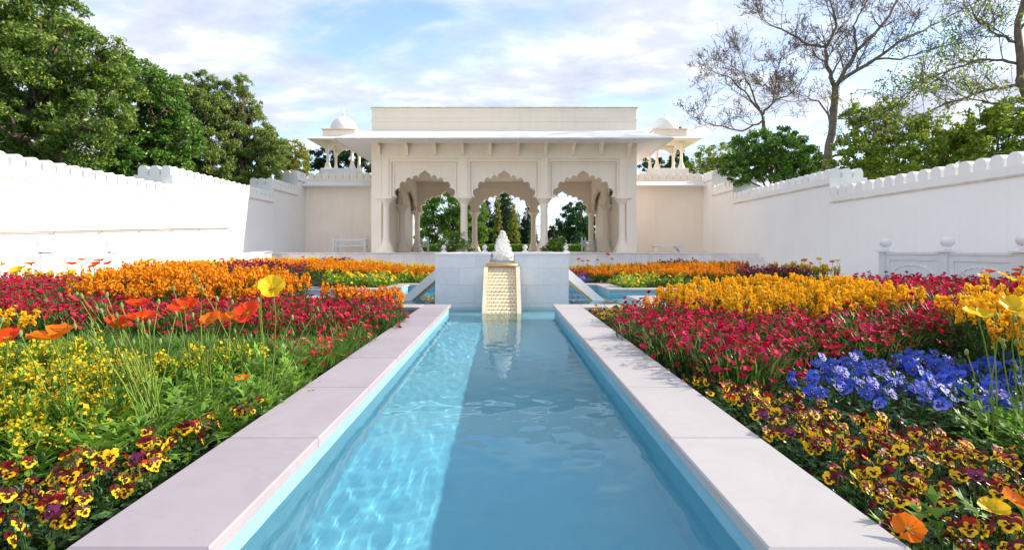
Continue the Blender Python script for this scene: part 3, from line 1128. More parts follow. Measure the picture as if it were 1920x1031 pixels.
for i_ in range(650):
    t_ = rk.random() ** .8
    a = rk.uniform(0, 6.28)
    r = (.17 * (1 - t_) ** .85 + .02) * rk.uniform(.9, 1.32)
    q = rk.uniform(.004, .013)
    c_ = Vector((r * math.cos(a), r * math.sin(a), .54 * t_ + .01))
    dr.add([c_ + Vector(v) * q for v in ((1, 0, 0), (-1, 0, 0), (0, 1, 0), (0, -1, 0), (0, 0, 1.4), (0, 0, -1.4))],
           [(0, 2, 4), (2, 1, 4), (1, 3, 4), (3, 0, 4), (2, 0, 5), (1, 2, 5), (3, 1, 5), (0, 3, 5)])
dro = dr.build('droplets', M['foam'], plume, smooth=True)
dro['kind'] = 'stuff'

# =================================================================== BALUSTRADES, FINIALS, BENCHES
ballm = MB()
ballm.lathe([(.06, 0), (.075, .02), (.06, .05), (.05, .06)] + [(.112 * math.sin(math.pi * t_), .158 - .105 * math.cos(math.pi * t_)) for t_ in [k / 12 for k in range(2, 12)]] + [(.004, .263)], 18)
ball_me = ballm.mesh('ball', M['marble_white'], smooth=True)


def balustrade(s, ys, label):
    xb = s * 8.5
    root = empty('balustrade', (xb, ys[0], .2))
    tag(root, label, 'balustrade')
    for y in ys:
        yy = y - ys[0]
        p_ = MB().box(-.09, .09, yy - .09, yy + .09, 0, 1.01).build('post', M['marble_white'], root)
        MB().box(-.14, .14, yy - .14, yy + .14, 1.0105, 1.05, c=.01).build('cap', M['marble_white'], p_)
        link('ball', ball_me, p_, loc=(0, yy, 1.05))
    for a, b in zip(ys[:-1], ys[1:]):
        a, b = a - ys[0], b - ys[0]
        lo, hi = min(a, b) + .09, max(a, b) - .09
        pn = MB().box(-.035, .035, lo, hi, 0, .96).build('panel', M['marble_white'], root)
        fr = MB()
        for q in (-1, 1):
            x_0, x_1 = q * .0355, q * .055
            fr.box(x_0, x_1, lo, hi, .84, .96)
            fr.box(x_0, x_1, lo, hi, 0, .14)
            fr.box(x_0, x_1, lo, lo + .10, .141, .839)
            fr.box(x_0, x_1, hi - .10, hi, .141, .839)
        fr.build('frame', M['marble_white'], pn)
        ar = MB()
        m_ = (lo + hi) / 2
        hw = (hi - lo) / 2 - .14
        for q in (-1, 1):
            top = []
            for k in range(0, 25):
                u = -1 + 2 * k / 24
                z = .42 + .30 * math.sqrt(max(0, 1 - abs(u) ** 2.4)) + .028 * abs(math.sin(u * 4.5 * math.pi))
                top.append((q * .040, m_ + u * hw, z))
            ar.tube(top, .012, 5)
        ar.build('arch_relief', M['marble_white'], pn)
    rl = MB().box(-.075, .075, min(ys) - ys[0], max(ys) - ys[0], .9605, 1.005)
    rl.build('rail', M['marble_white'], root)


balustrade(-1, [10.9, 9.3, 7.7], 'sunlit white stone balustrade with ball finials below the left garden wall')
balustrade(1, [11.3, 9.72, 8.28, 6.84], 'shaded white stone balustrade with ball finials below the right garden wall')

low = empty('low_parapet', (X0, TY + .35, TZ))
tag(low, 'low white rail with round ball finials on the terrace behind the fountain', 'parapet')
MB().box(-2.0, 2.95, -.07, .07, 0, .045, c=.01).build('rail', M['marble_white'], low)
for x_ in (-2.63, -.83, .95, 2.75):
    p_ = MB().box(x_ - .12, x_ + .12, -.12, .12, .0, .10, c=.01).build('post', M['marble_white'], low)
    link('ball', ball_me, p_, loc=(x_, 0, .09))


def bench(name, loc, rz, label, L_=1.60, D_=.62):
    root = empty(name, loc, rz)
    tag(root, label, 'bench')
    for a in (-1, 1):
        for b in (-1, 1):
            x_, y_ = a * L_ / 2, b * D_ / 2
            mb = MB().box(x_ - .045, x_ + .045, y_ - .045, y_ + .045, 0, .80)
            p_ = mb.build('post', M['whitewood'], root)
            f = MB()
            f.lathe([(.03, .80), (.05, .83), (.045, .86), (.015, .90)], 8, (x_, y_, 0))
            f.build('finial', M['whitewood'], p_, smooth=True)
    MB().box(-L_ / 2 + .046, L_ / 2 - .046, -D_ / 2 - .03, D_ / 2 + .03, .32, .385, c=.008).build('seat', M['whitewood'], root)
    for b in (-1, 1):
        MB().box(-L_ / 2 + .046, L_ / 2 - .046, b * D_ / 2 - .03, b * D_ / 2 + .03, .60, .68, c=.008).build('back_rail', M['whitewood'], root)
        for k in range(15):
            x_ = -L_ / 2 + .12 + k * (L_ - .24) / 14
            MB().box(x_ - .012, x_ + .012, b * D_ / 2 - .012, b * D_ / 2 + .012, .3855, .5995).build('spindle', M['whitewood'], root)
        MB().box(b * L_ / 2 - .025, b * L_ / 2 + .025, -D_ / 2 + .046, D_ / 2 - .046, .60, .67).build('side_rail', M['whitewood'], root)
    return root


bench('daybed', (-8.0, 26.4, TZ), 0, 'white wooden spindle bench against the left back wall')
bench('daybed', (5.0, 30.0, TZ), R(74), 'white wooden spindle bench inside the pavilion at right')
bench('daybed', (-5.0, 31.0, TZ), R(100), 'white wooden spindle bench inside the pavilion at left, behind roses')
sb = empty('stone_bench', (8.55, 26.6, TZ))
tag(sb, 'low white stone bench with carved brackets against the right back wall', 'bench')
MB().box(-.82, .82, -.25, .25, .32, .40, c=.01).build('seat', M['marble_white'], sb)
for a in (-1, 1):
    MB().prism([(a * .74, 0), (a * .74, .319), (a * .35, .319), (a * .40, .24), (a * .50, .22), (a * .54, .12), (a * .60, .10), (a * .60, 0)], 'y', -.2, .2).build('leg', M['marble_white'], sb)

# =================================================================== TREES
def unit_rand(r, n):
    v = r.normal(size=(n, 3))
    return v / np.linalg.norm(v, axis=1, keepdims=True)


def leaf_quads(r, C, size, out_dir=None, aspect=.5, droop=.0):
    """a folded four-cornered leaf at every centre"""
    n = len(C)
    a = unit_rand(r, n)
    a[:, 2] -= droop
    if out_dir is not None:
        a = a + .5 * out_dir
    a /= np.linalg.norm(a, axis=1, keepdims=True)
    b = np.cross(a, unit_rand(r, n))
    b /= np.linalg.norm(b, axis=1, keepdims=True) + 1e-9
    s = (size * r.uniform(.6, 1.3, n))[:, None]
    c = np.cross(a, b)
    p0 = C - a * s * .5
    p1 = C + b * s * aspect * .5 + c * s * .08
    p2 = C + a * s * .5
    p3 = C - b * s * aspect * .5 + c * s * .08
    V = np.stack([p0, p1, p2, p3], 1).reshape(-1, 3)
    F = np.arange(4 * n).reshape(-1, 4)
    return V, F


def crown(r, puffs, n, size, clumps=34, cr=.24, aspect=.5, shell=.5, flat=1.0, droop=0.0):
    P = np.array([[*p[:3]] for p in puffs], float)
    Rr = np.array([p[3] for p in puffs], float)
    cl, clr = [], []
    for p, rad in zip(P, Rr):
        d = unit_rand(r, clumps)
        rr_ = rad * (shell + (1 - shell) * r.random(clumps) ** .5)
        q = d * rr_[:, None]
        q[:, 2] *= flat
        cl.append(p + q)
        clr.append(np.full(clumps, rad * cr) * r.uniform(.6, 1.35, clumps))
    cl, clr = np.concatenate(cl), np.concatenate(clr)
    w = clr ** 2
    k = r.choice(len(cl), n, p=w / w.sum())
    d = unit_rand(r, n)
    C = cl[k] + d * (clr[k] * r.random(n) ** .45)[:, None] * np.array([1.1, 1.1, .8])
    return leaf_quads(r, C, size, d, aspect, droop)


def limb_pts(r, p, q, n=6, wob=.06):
    p, q = Vector(p), Vector(q)
    L = (q - p).length
    out = [p]
    for i in range(1, n):
        t = i / n
        m = p.lerp(q, t)
        m.z += L * .08 * math.sin(math.pi * t)
        m += Vector(r.normal(0, wob * L * .5, 3))
        out.append(m)
    out.append(q)
    return out


def leafy_tree(name, label, group, puffs, n, size, leaf, seed, bark='bark', base=None, tr=.28, cat='tree', **kw):
    r = np.random.default_rng(seed)
    P = [(Vector(p[:3]), p[3]) for p in puffs]
    cx = sum((p for p, _ in P), Vector()) / len(P)
    b = Vector(base) if base else Vector((cx.x, cx.y, 1.0))
    root = link(name, None, loc=b)
    root.empty_display_size = .1
    tag(root, label, cat, group)
    mb = MB()
    top = Vector((cx.x, cx.y, max(b.z + 1.0, cx.z - .3))) - b
    mb.tube(limb_pts(r, (0, 0, -.3), top, 6, .03), [tr * (1 - .6 * i / 6) for i in range(7)], 8)
    for p, rad in P:
        s = top * float(r.uniform(.45, .95))
        mb.tube(limb_pts(r, s, p - b, 6, .08), [tr * .42 * (1 - .8 * i / 6) for i in range(7)], 6)
        for _ in range(5):
            e = p - b + Vector(unit_rand(r, 1)[0]) * rad * .9
            mb.tube(limb_pts(r, (p - b).lerp(s, .3), e, 5, .1), [tr * .16 * (1 - .8 * i / 5) for i in range(6)], 4)
    mb.build('trunk', M[bark], root, smooth=True)
    V, F = crown(r, [((p - b).x, (p - b).y, (p - b).z, rad) for p, rad in P], n, size, **kw)
    link('crown', np_mesh('crown', V, F, M[leaf]), root)
    return root


def pf(lst, Y, dy=1.2, seed=0):
    """puffs given by their place in the picture at a known distance"""
    r = random.Random(seed)
    out = []
    for px, py, rad in lst:
        y = Y + r.uniform(-dy, dy)
        p = at(px, py, y)
        out.append((p.x, p.y, p.z, rad / 950 * y))
    return out


leafy_tree('broadleaf_tree', 'tallest glossy green broadleaf tree at the far left behind the wall', 'trees behind the left wall',
           pf([(-60, 60, 110), (20, 40, 95), (95, 30, 60), (40, 150, 95), (130, 110, 75), (185, 110, 52), (215, 165, 48), (110, 215, 80), (185, 220, 52), (20, 255, 70), (90, 285, 55), (170, 280, 45), (-70, 200, 110)], 18.2, 1.3, 1),
           78000, .155, 'lf_mid', 1, tr=.42, clumps=46, cr=.23, aspect=.42, shell=.62)
leafy_tree('broadleaf_tree', 'dark green broadleaf tree between the tallest left tree and the olive green trees', 'trees behind the left wall',
           pf([(228, 130, 34), (268, 148, 34), (305, 165, 34), (255, 155, 42), (292, 175, 40), (300, 225, 42), (250, 225, 50), (245, 275, 42), (300, 280, 45), (340, 265, 40), (325, 205, 28), (270, 310, 40), (230, 305, 36), (310, 320, 40), (200, 312, 32), (335, 332, 34), (160, 318, 28)], 21.5, 1.0, 2),
           52000, .145, 'lf_dark', 2, tr=.3, clumps=40, cr=.25, aspect=.45, shell=.55)
leafy_tree('feathery_tree', 'olive green fine leaved tree, left one of the two with spiky tops', 'trees behind the left wall',
           pf([(340, 185, 30), (335, 235, 36), (350, 160, 20), (385, 150, 20), (372, 185, 32), (395, 195, 30), (362, 232, 38), (398, 245, 38), (360, 290, 42), (400, 300, 42), (345, 325, 36), (375, 338, 36), (410, 340, 34), (330, 300, 36)], 25.0, .8, 3),
           42000, .16, 'lf_olive', 3, tr=.25, clumps=40, cr=.22, aspect=.30, shell=.45)
leafy_tree('feathery_tree', 'olive green fine leaved tree nearest the left corner of the garden', 'trees behind the left wall',
           pf([(412, 175, 26), (415, 215, 34), (505, 262, 30), (525, 285, 24), (455, 155, 18), (440, 182, 32), (468, 200, 28), (435, 225, 38), (478, 240, 34), (440, 275, 42), (490, 280, 36), (455, 320, 40), (500, 318, 26), (435, 345, 34), (480, 350, 32), (425, 310, 34), (510, 300, 24)], 26.0, .8, 4),
           44000, .16, 'lf_olive', 4, tr=.25, clumps=40, cr=.22, aspect=.30, shell=.45)
leafy_tree('small_tree', 'small yellowish green tree above the left back corner of the wall', 'trees behind the left wall',
           pf([(530, 280, 22), (552, 285, 22), (520, 300, 24), (560, 302, 20), (540, 316, 24), (515, 325, 24), (565, 318, 18)], 33.0, .6, 5),
           7000, .17, 'lf_gold', 5, tr=.15, clumps=26, cr=.28)
leafy_tree('far_tree', 'dark tree seen beneath the left domed kiosk', 'trees behind the pavilion',
           pf([(590, 300, 22), (620, 295, 26), (655, 300, 28), (685, 300, 24), (640, 320, 26)], 44.0, 1.0, 6),
           9000, .25, 'lf_blue', 6, tr=.25, clumps=26, cr=.3)

# right-hand shrubs rising behind the wall
leafy_tree('dark_shrub', 'dense dark green shrub behind the right wall below the bare trees', 'shrubs behind the right wall',
           pf([(1395, 285, 30), (1430, 270, 28), (1462, 285, 34), (1495, 290, 32), (1410, 312, 30), (1450, 316, 34), (1500, 318, 28), (1470, 255, 18), (1375, 310, 24), (1525, 312, 26), (1385, 325, 24)], 24.5, .7, 7),
           26000, .14, 'lf_dark', 7, tr=.12, clumps=30, cr=.27, cat='shrub', shell=.45)
leafy_tree('light_shrub', 'loose light green shrub right of the domed kiosk', 'shrubs behind the right wall',
           pf([(1300, 318, 18), (1325, 295, 22), (1350, 288, 20), (1345, 312, 24), (1370, 300, 18), (1285, 325, 18), (1365, 322, 22)], 33.0, .6, 8),
           6500, .17, 'lf_yellow', 8, tr=.1, clumps=26, cr=.3, cat='shrub')
leafy_tree('dark_shrub', 'small dark bush under the right domed kiosk', 'shrubs behind the right wall',
           pf([(1215, 312, 16), (1240, 310, 16), (1270, 308, 18)], 40.0, .6, 9), 4000, .2, 'lf_teal', 9, tr=.1, clumps=20, cr=.32, cat='shrub')
leafy_tree('cypress_tip', 'single narrow cypress tip beside the right dome', 'trees behind the pavilion',
           [(*at(1275, 240 + 12 * k, 42), (1.5 + k * 1.2) / 950 * 42 * 1.2) for k in range(6)], 1500, .16, 'lf_blue', 10, tr=.06, clumps=14, cr=.5, base=(*at(1275, 469, 42)[:2], 1.0))
leafy_tree('spring_shrub', 'tall shrub with fresh yellow green leaves above the step in the right wall', 'shrubs behind the right wall',
           pf([(1590, 270, 26), (1632, 232, 30), (1655, 270, 34), (1615, 300, 32), (1665, 308, 32), (1695, 245, 30), (1572, 318, 24), (1640, 325, 26), (1545, 328, 18), (1600, 215, 20), (1670, 205, 22)], 19.5, .6, 12),
           12500, .13, 'lf_yellow', 12, 'bark_grey', tr=.1, clumps=30, cr=.30, cat='shrub', shell=.3)
leafy_tree('spring_shrub', 'tall shrub with fresh yellow green leaves at the right edge above the wall', 'shrubs behind the right wall',
           pf([(1850, 225, 34), (1900, 210, 36), (1880, 265, 38), (1930, 250, 38), (1840, 285, 30), (1910, 295, 30)], 17.3, .6, 13),
           10500, .13, 'lf_yellow', 13, 'bark_grey', tr=.1, clumps=32, cr=.30, cat='shrub', shell=.3)
leafy_tree('spring_shrub', 'tall green shrub midway along the right wall top', 'shrubs behind the right wall',
           pf([(1730, 270, 34), (1770, 255, 34), (1800, 275, 36), (1740, 305, 32), (1795, 308, 32), (1700, 305, 32), (1720, 240, 26), (1825, 250, 28), (1825, 295, 30)], 18.3, .6, 14),
           11500, .135, 'lf_yellow', 14, 'bark_grey', tr=.1, clumps=32, cr=.30, cat='shrub', shell=.3)


# --- bare trees, branch by branch
def grow(mb, r, p, d, L, rad, depth, tips, up=.12, nmin=.0085):
    n = 5
    pts, rs = [p.copy()], [rad]
    q = p.copy()
    d = d.normalized()
    for i in range(n):
        d = (d + Vector(r.normal(0, .17, 3)) + Vector((0, 0, up * .5))).normalized()
        q = q + d * (L / n)
        pts.append(q.copy())
        rs.append(max(nmin, rad * (1 - .62 * (i + 1) / n)))
    mb.tube(pts, rs, 6 if rad > .04 else 4 if rad > .015 else 3, cap=False)
    if depth <= 0:
        tips.append(pts[-1])
        tips.append(pts[-2])
        return
    k = int(r.integers(3, 5))
    for j in range(k):
        i = int(r.integers(1, n + 1))
        ax = Vector(unit_rand(r, 1)[0])
        dd = (d + ax * .95 + Vector((0, 0, up))).normalized()
        grow(mb, r, pts[i], dd, L * float(r.uniform(.48, .75)), max(nmin, rs[i] * .62), depth - 1, tips, up, nmin)


def bare_tree(name, label, limbs, Y, seed, tleaf, nleaf, lsize, depth=2, step=3, trunk_r=.2, dy=1.4, tw=1.0):
    r = np.random.default_rng(seed)
    root_p = at(*limbs[0][0][:2], Y)
    base = Vector((root_p.x, root_p.y, 1.0))
    root = link(name, None, loc=base)
    tag(root, label, 'tree', 'bare trees behind the right wall')
    mb, tips = MB(), []
    first = True
    for pts_px, r0, r1 in limbs[1:]:
        ctrl = []
        oy = 0.0
        for i, (px, py) in enumerate(pts_px):
            if i > 0 and not first:
                oy += float(r.normal(0, dy * .35))
            ctrl.append(at(px, py, Y + oy) - base)
        if first:
            ctrl.insert(0, Vector((ctrl[0].x * .6, ctrl[0].y, -.3)))
        pts = []
        for a, b in zip(ctrl[:-1], ctrl[1:]):
            m = 4
            for j in range(m):
                pts.append(a.lerp(b, j / m) + (Vector(r.normal(0, .035, 3)) if j else Vector()))
        pts.append(ctrl[-1])
        rs = [r0 + (r1 - r0) * i / (len(pts) - 1) for i in range(len(pts))]
        mb.tube(pts, rs, 8)
        if not first:
            for i in range(2, len(pts), step):
                for _ in range(2):
                    dd = (pts[i] - pts[i - 1]).normalized() + Vector(unit_rand(r, 1)[0]) * 1.0 + Vector((0, 0, .3))
                    grow(mb, r, pts[i], dd, float(r.uniform(.9, 1.6)) * tw, max(.012, rs[i] * .5), depth, tips)
            grow(mb, r, pts[-1], pts[-1] - pts[-2], 1.1 * tw, max(.012, rs[-1] * .8), depth, tips)
        first = False
    mb.build('trunk', M['bark_grey'], root, smooth=True)
    T = np.array([tuple(t_) for t_ in tips])
    k = r.choice(len(T), nleaf)
    V, F = leaf_quads(r, T[k] + r.normal(0, .07, (nleaf, 3)), lsize, None, .6)
    o = link('crown', np_mesh('crown', V, F, M[tleaf]), root)
    return root


bare_tree('bare_tree', 'large bare grey tree with forked trunk behind the right wall', [
    [(1548, 335)],
    ([(1548, 335), (1560, 250), (1566, 165)], .20, .15),
    ([(1566, 165), (1550, 125), (1549, 88), (1515, 84), (1478, 62), (1436, 42)], .10, .02),
    ([(1549, 88), (1568, 52), (1560, 14), (1545, -30)], .07, .02),
    ([(1566, 165), (1606, 95), (1650, 52), (1680, 5), (1705, -40)], .10, .03),
    ([(1572, 155), (1640, 112), (1700, 72), (1762, 42), (1835, 2)], .09, .02),
    ([(1606, 95), (1600, 50), (1622, 10), (1630, -30)], .05, .015),
    ([(1562, 240), (1535, 190), (1505, 180)], .05, .015),
    ([(1552, 300), (1600, 275), (1640, 262)], .06, .02),
    ([(1640, 112), (1690, 112), (1740, 95), (1800, 80)], .05, .015),
], 23.0, 31, 'lf_brown', 4200, .075, depth=3, step=3, tw=1.0)
bare_tree('bare_tree', 'smaller bare tree with russet twig ends beside the right domed kiosk', [
    [(1455, 300)],
    ([(1455, 300), (1434, 255), (1431, 222)], .12, .09),
    ([(1431, 222), (1402, 178), (1372, 148), (1338, 135)], .06, .015),
    ([(1431, 225), (1392, 246), (1345, 236), (1305, 222)], .05, .015),
    ([(1431, 215), (1450, 190), (1482, 176), (1512, 142)], .06, .015),
    ([(1425, 205), (1398, 150), (1388, 108)], .05, .012),
    ([(1450, 190), (1455, 150), (1462, 118)], .04, .012),
], 26.0, 32, 'lf_brown', 2600, .085, depth=3, step=3, tw=.95)
bare_tree('bare_tree', 'leaning tree with long twiggy limbs and fresh leaves at the right edge', [
    [(1935, 230)],
    ([(1940, 240), (1912, 150), (1908, 60), (1922, -20)], .16, .08),
    ([(1910, 160), (1850, 170), (1780, 192), (1705, 232)], .06, .012),
    ([(1910, 120), (1850, 112), (1790, 128), (1730, 165)], .05, .012),
    ([(1908, 80), (1862, 62), (1830, 35), (1815, 5)], .05, .012),
    ([(1912, 190), (1858, 194), (1800, 178)], .05, .012),
    ([(1790, 128), (1735, 150), (1670, 205)], .03, .010),
    ([(1908, 60), (1950, 10), (1970, -40)], .05, .02),
], 17.0, 33, 'lf_yellow', 4200, .095, depth=2, step=2, tw=.85)

# --- beyond the pavilion
leafy_tree('far_tree', 'bright green tree framed by the left arch of the pavilion', 'trees behind the pavilion',
           pf([(800, 395, 24), (830, 385, 28), (862, 380, 26), (890, 400, 24), (815, 425, 28), (850, 420, 30), (885, 435, 26), (905, 430, 16), (800, 448, 20)], 52, 1.5, 41),
           15000, .27, 'lf_bright', 41, tr=.3, clumps=30, cr=.28)
leafy_tree('far_tree', 'deep green round tree framed by the right arch of the pavilion', 'trees behind the pavilion',
           pf([(1075, 395, 18), (1090, 405, 22), (1062, 420, 20), (1080, 435, 26), (1105, 425, 22), (1055, 445, 18), (1095, 450, 22)], 52, 1.2, 42),
           12000, .27, 'lf_teal', 42, tr=.3, clumps=30, cr=.28)


def conifer(label, px, top, Y, wpx, leaf, seed, n=5000, size=.24):
    puffs = []
    k = 9
    for i in range(k):
        t_ = i / (k - 1)
        p = at(px, top + (462 - top) * t_, Y)
        puffs.append((*p, max(.25, wpx / 950 * Y * (.16 + .84 * t_ ** .8))))
    leafy_tree('conifer', label, 'trees behind the pavilion', puffs, n, size, leaf, seed, base=(*at(px, 469, Y)[:2], 1.0), tr=.16, clumps=20, cr=.36, aspect=.35, shell=.55)


conifer('narrow golden conifer left of centre through the middle arch', 934, 372, 55, 10, 'lf_gold', 51, 3500, .24)
conifer('broader golden green conifer right of centre through the middle arch', 963, 385, 54, 13, 'lf_gold', 52, 4500, .24)
conifer('tallest dark conifer through the middle arch', 947, 350, 62, 20, 'lf_blue', 53, 6000, .3)
conifer('dark conifer at the left side of the middle arch', 912, 370, 60, 20, 'lf_blue', 54, 6000, .3)
conifer('dark conifer at the right side of the middle arch', 990, 385, 60, 18, 'lf_blue', 55, 6000, .3)
conifer('olive conifer beside the right column of the middle arch', 1000, 410, 52, 10, 'lf_olive', 56, 3000, .22)
conifer('wide dark evergreen filling the middle arch behind the golden conifers', 945, 362, 70, 40, 'lf_teal', 58, 12000, .4)
conifer('wide dark evergreen behind the left arch trees', 880, 380, 70, 45, 'lf_teal', 59, 12000, .4)
conifer('dark conifer at the left side of the right arch', 1035, 425, 60, 16, 'lf_blue', 57, 4000, .3)

hg = np.random.default_rng(61)
C = hg.uniform((-16, 43.2, 1.0), (16, 44.6, 1.78), (26000, 3))
keep = (C[:, 2] > 1.62) | (C[:, 1] < 43.5) | (hg.random(len(C)) < .15)
V, F = leaf_quads(hg, C[keep], .11, None, .6)
hedge = link('hedge', np_mesh('hedge', V, F, M['lf_bright']))
tag(hedge, 'clipped bright green hedge beyond the pavilion arches', 'hedge')
MB().box(-16, 16, 43.4, 44.4, .9, 1.66).build('hedge_core', M['grass'], hedge)


# --- rose bushes on the terrace
def rose(label, lst, Y, seed, base):
    o = leafy_tree('rose_bush', label, None, pf(lst, Y, .25, seed), 2600, .085, 'lf_bright', seed, 'bark', base=base, tr=.03, cat='rose bush', clumps=22, cr=.4, shell=.2)
    r = np.random.default_rng(seed + 100)
    bl = MB()
    for i in range(46):
        px, py, rad = lst[int(r.integers(len(lst)))]
        p = at(px, py, Y) + Vector(unit_rand(r, 1)[0]) * rad / 950 * Y * 1.02 - Vector(base)
        q = float(r.uniform(.025, .05))
        for k in range(3):
            bl.lathe([(q * .35, -q * .6), (q * (.9 - .2 * k), -q * .1 + k * .012), (q * (.8 - .22 * k), q * .5 + k * .012)], 6, tuple(p), rot=k * .6)
    bo = bl.build('blossoms', M['rose'], o)
    bo['kind'] = 'stuff'


b_ = at(852, 474, 22.9)
rose('leggy rose bush with pale pink blooms left of the fountain jet', [(838, 452, 14), (858, 445, 13), (872, 458, 12), (850, 464, 14), (826, 460, 9), (880, 466, 8)], 22.9, 71, (b_.x, b_.y, TZ))
b_ = at(1040, 474, 22.9)
rose('small rose bush with a few blooms right of the fountain jet', [(1040, 455, 11), (1052, 452, 9), (1032, 464, 10), (1048, 466, 10), (1020, 468, 6)], 22.9, 72, (b_.x, b_.y, TZ))

# =================================================================== FLOWERS
def blade(mb, p, az, L, w, lean, mi=0, curl=.5):
    """narrow bent leaf: lean 0 = upright, 1 = flat"""
    d = Vector((math.cos(az), math.sin(az), 0))
    s = Vector((-math.sin(az), math.cos(az), 0)) * w * .5
    up = Vector((0, 0, 1))
    a1 = lean * .8
    a2 = min(1.45, lean * .8 + curl)
    m = p + (d * math.sin(a1) + up * math.cos(a1)) * L * .55
    t = m + (d * math.sin(a2) + up * math.cos(a2)) * L * .45
    mb.add([p - s * .5, p + s * .5, m + s, m - s, t], [(0, 1, 2, 3), (3, 2, 4)], mi)


def disc_flower(mb, c, nrm, rad, npet, r, mi=0, cup=.25, fringe=.72):
    z = Vector(nrm).normalized()
    x = z.orthogonal().normalized()
    y = z.cross(x)
    a0 = r.uniform(0, 6.28)
    vs = [c - z * rad * cup]
    n = npet * 2
    for k in range(n):
        a = a0 + 2 * math.pi * k / n
        q = rad * (1 if k % 2 == 0 else fringe) * r.uniform(.88, 1.1)
        vs.append(c + (x * math.cos(a) + y * math.sin(a)) * q + z * rad * r.uniform(-.08, .12))
    mb.add(vs, [(0, 1 + k, 1 + (k + 1) % n) for k in range(n)], mi)


def dianthus(seed, petal, leaf='bed_leaf', nfl=34, R_=.17, H=.33, frad=.0225):
    r = random.Random(seed)
    f, b = MB(), MB()
    for i in range(120):
        a, q = r.uniform(0, 6.28), R_ * math.sqrt(r.random())
        p = Vector((q * math.cos(a), q * math.sin(a), r.uniform(0, H * .45)))
        blade(f, p, a + r.uniform(-1, 1), r.uniform(.10, .19), r.uniform(.007, .012), r.uniform(.1, .9))
    for i in range(nfl):
        a, q = r.uniform(0, 6.28), R_ * 1.1 * math.sqrt(r.random())
        z = H * (1 - .45 * (q / R_ / 1.1) ** 2) * r.uniform(.80, 1.08)
        if r.random() < .3:
            z *= r.uniform(.55, .9)
            q = R_ * r.uniform(.95, 1.15)
        c = Vector((q * math.cos(a), q * math.sin(a), z))
        t = r.uniform(.15, 1.0)
        az = a + r.gauss(0, .9)
        disc_flower(b, c, (math.sin(t) * math.cos(az), math.sin(t) * math.sin(az), math.cos(t)), frad * r.uniform(.8, 1.2), 5, r)
        if i % 2 == 0:
            f.tube([(c.x * .5, c.y * .5, H * .3), tuple(c)], .0022, 3, cap=False)
    return dict(name='dianthus_plant', root=f.mesh('dianthus_foliage', M[leaf]), kids=[('blossoms', b.mesh('dianthus_blossoms', M[petal]), None)])


def wallflower(seed, petal, leaf='bed_leaf', nst=9, R_=.13, H=.44, nm='wallflower_plant', pr=.020, per=15):
    r = random.Random(seed)
    f, b = MB(), MB()
    for s in range(nst):
        a, q = r.uniform(0, 6.28), R_ * math.sqrt(r.random())
        h = H * r.uniform(.82, 1.08)
        lean = r.uniform(0, .12)
        base = Vector((q * .5 * math.cos(a), q * .5 * math.sin(a), 0))
        top = Vector((q * math.cos(a) + lean * h * math.cos(a), q * math.sin(a) + lean * h * math.sin(a), h))
        f.tube([tuple(base), tuple(base.lerp(top, .5)), tuple(top)], .0035, 3, cap=False)
        for k in range(13):
            t = r.uniform(.1, .78)
            p = base.lerp(top, t)
            blade(f, p, r.uniform(0, 6.28), r.uniform(.06, .11), .012, r.uniform(.4, 1.1))
        for k in range(per):
            t = r.random()
            aa = r.uniform(0, 6.28)
            rr_ = .034 * (1 - .55 * t) * r.uniform(.6, 1.15)
            c = top + Vector((rr_ * math.cos(aa), rr_ * math.sin(aa), -.10 + .12 * t))
            el = r.uniform(.1, 1.2)
            disc_flower(b, c, (math.cos(el) * math.cos(aa), math.cos(el) * math.sin(aa), math.sin(el)), pr * r.uniform(.8, 1.2), 4, r, fringe=.62, cup=.3)
    return dict(name=nm, root=f.mesh('wallflower_foliage', M[leaf]), kids=[('blossoms', b.mesh('wallflower_blossoms', M[petal]), None)])


def marigold(seed, petal='yellow', nfl=16, R_=.2, H=.30):
    r = random.Random(seed)
    f, b = MB(), MB()
    for i in range(150):
        a, q = r.uniform(0, 6.28), R_ * math.sqrt(r.random())
        z = H * .92 * (1 - .6 * (q / R_) ** 2) * r.uniform(.3, 1)
        blade(f, Vector((q * math.cos(a), q * math.sin(a), z)), a + r.uniform(-.8, .8), r.uniform(.06, .10), .018, r.uniform(.6, 1.3))
    for i in range(nfl):
        a, q = r.uniform(0, 6.28), R_ * math.sqrt(r.random())
        z = H * (1 - .55 * (q / R_) ** 2) + .01
        t = r.uniform(.1, .9)
        disc_flower(b, Vector((q * math.cos(a), q * math.sin(a), z)), (math.sin(t) * math.cos(a), math.sin(t) * math.sin(a), math.cos(t)), r.uniform(.022, .034), 7, r, cup=.1, fringe=.85)
    return dict(name='marigold_plant', root=f.mesh('marigold_foliage', M['bed_leaf_l']), kids=[('blossoms', b.mesh('marigold_blossoms', M[petal]), None)])


def grass_tuft(seed, R_=.17, H=.22):
    r = random.Random(seed)
    f = MB()
    for i in range(230):
        a, q = r.uniform(0, 6.28), R_ * math.sqrt(r.random())
        blade(f, Vector((q * math.cos(a), q * math.sin(a), r.uniform(0, .05))), a + r.uniform(-1, 1), H * r.uniform(.55, 1.05), r.uniform(.006, .010), r.uniform(.1, .85))
    return dict(name='pink_foliage_tuft', root=f.mesh('tuft_blades', M['bed_grassy']), kids=[])


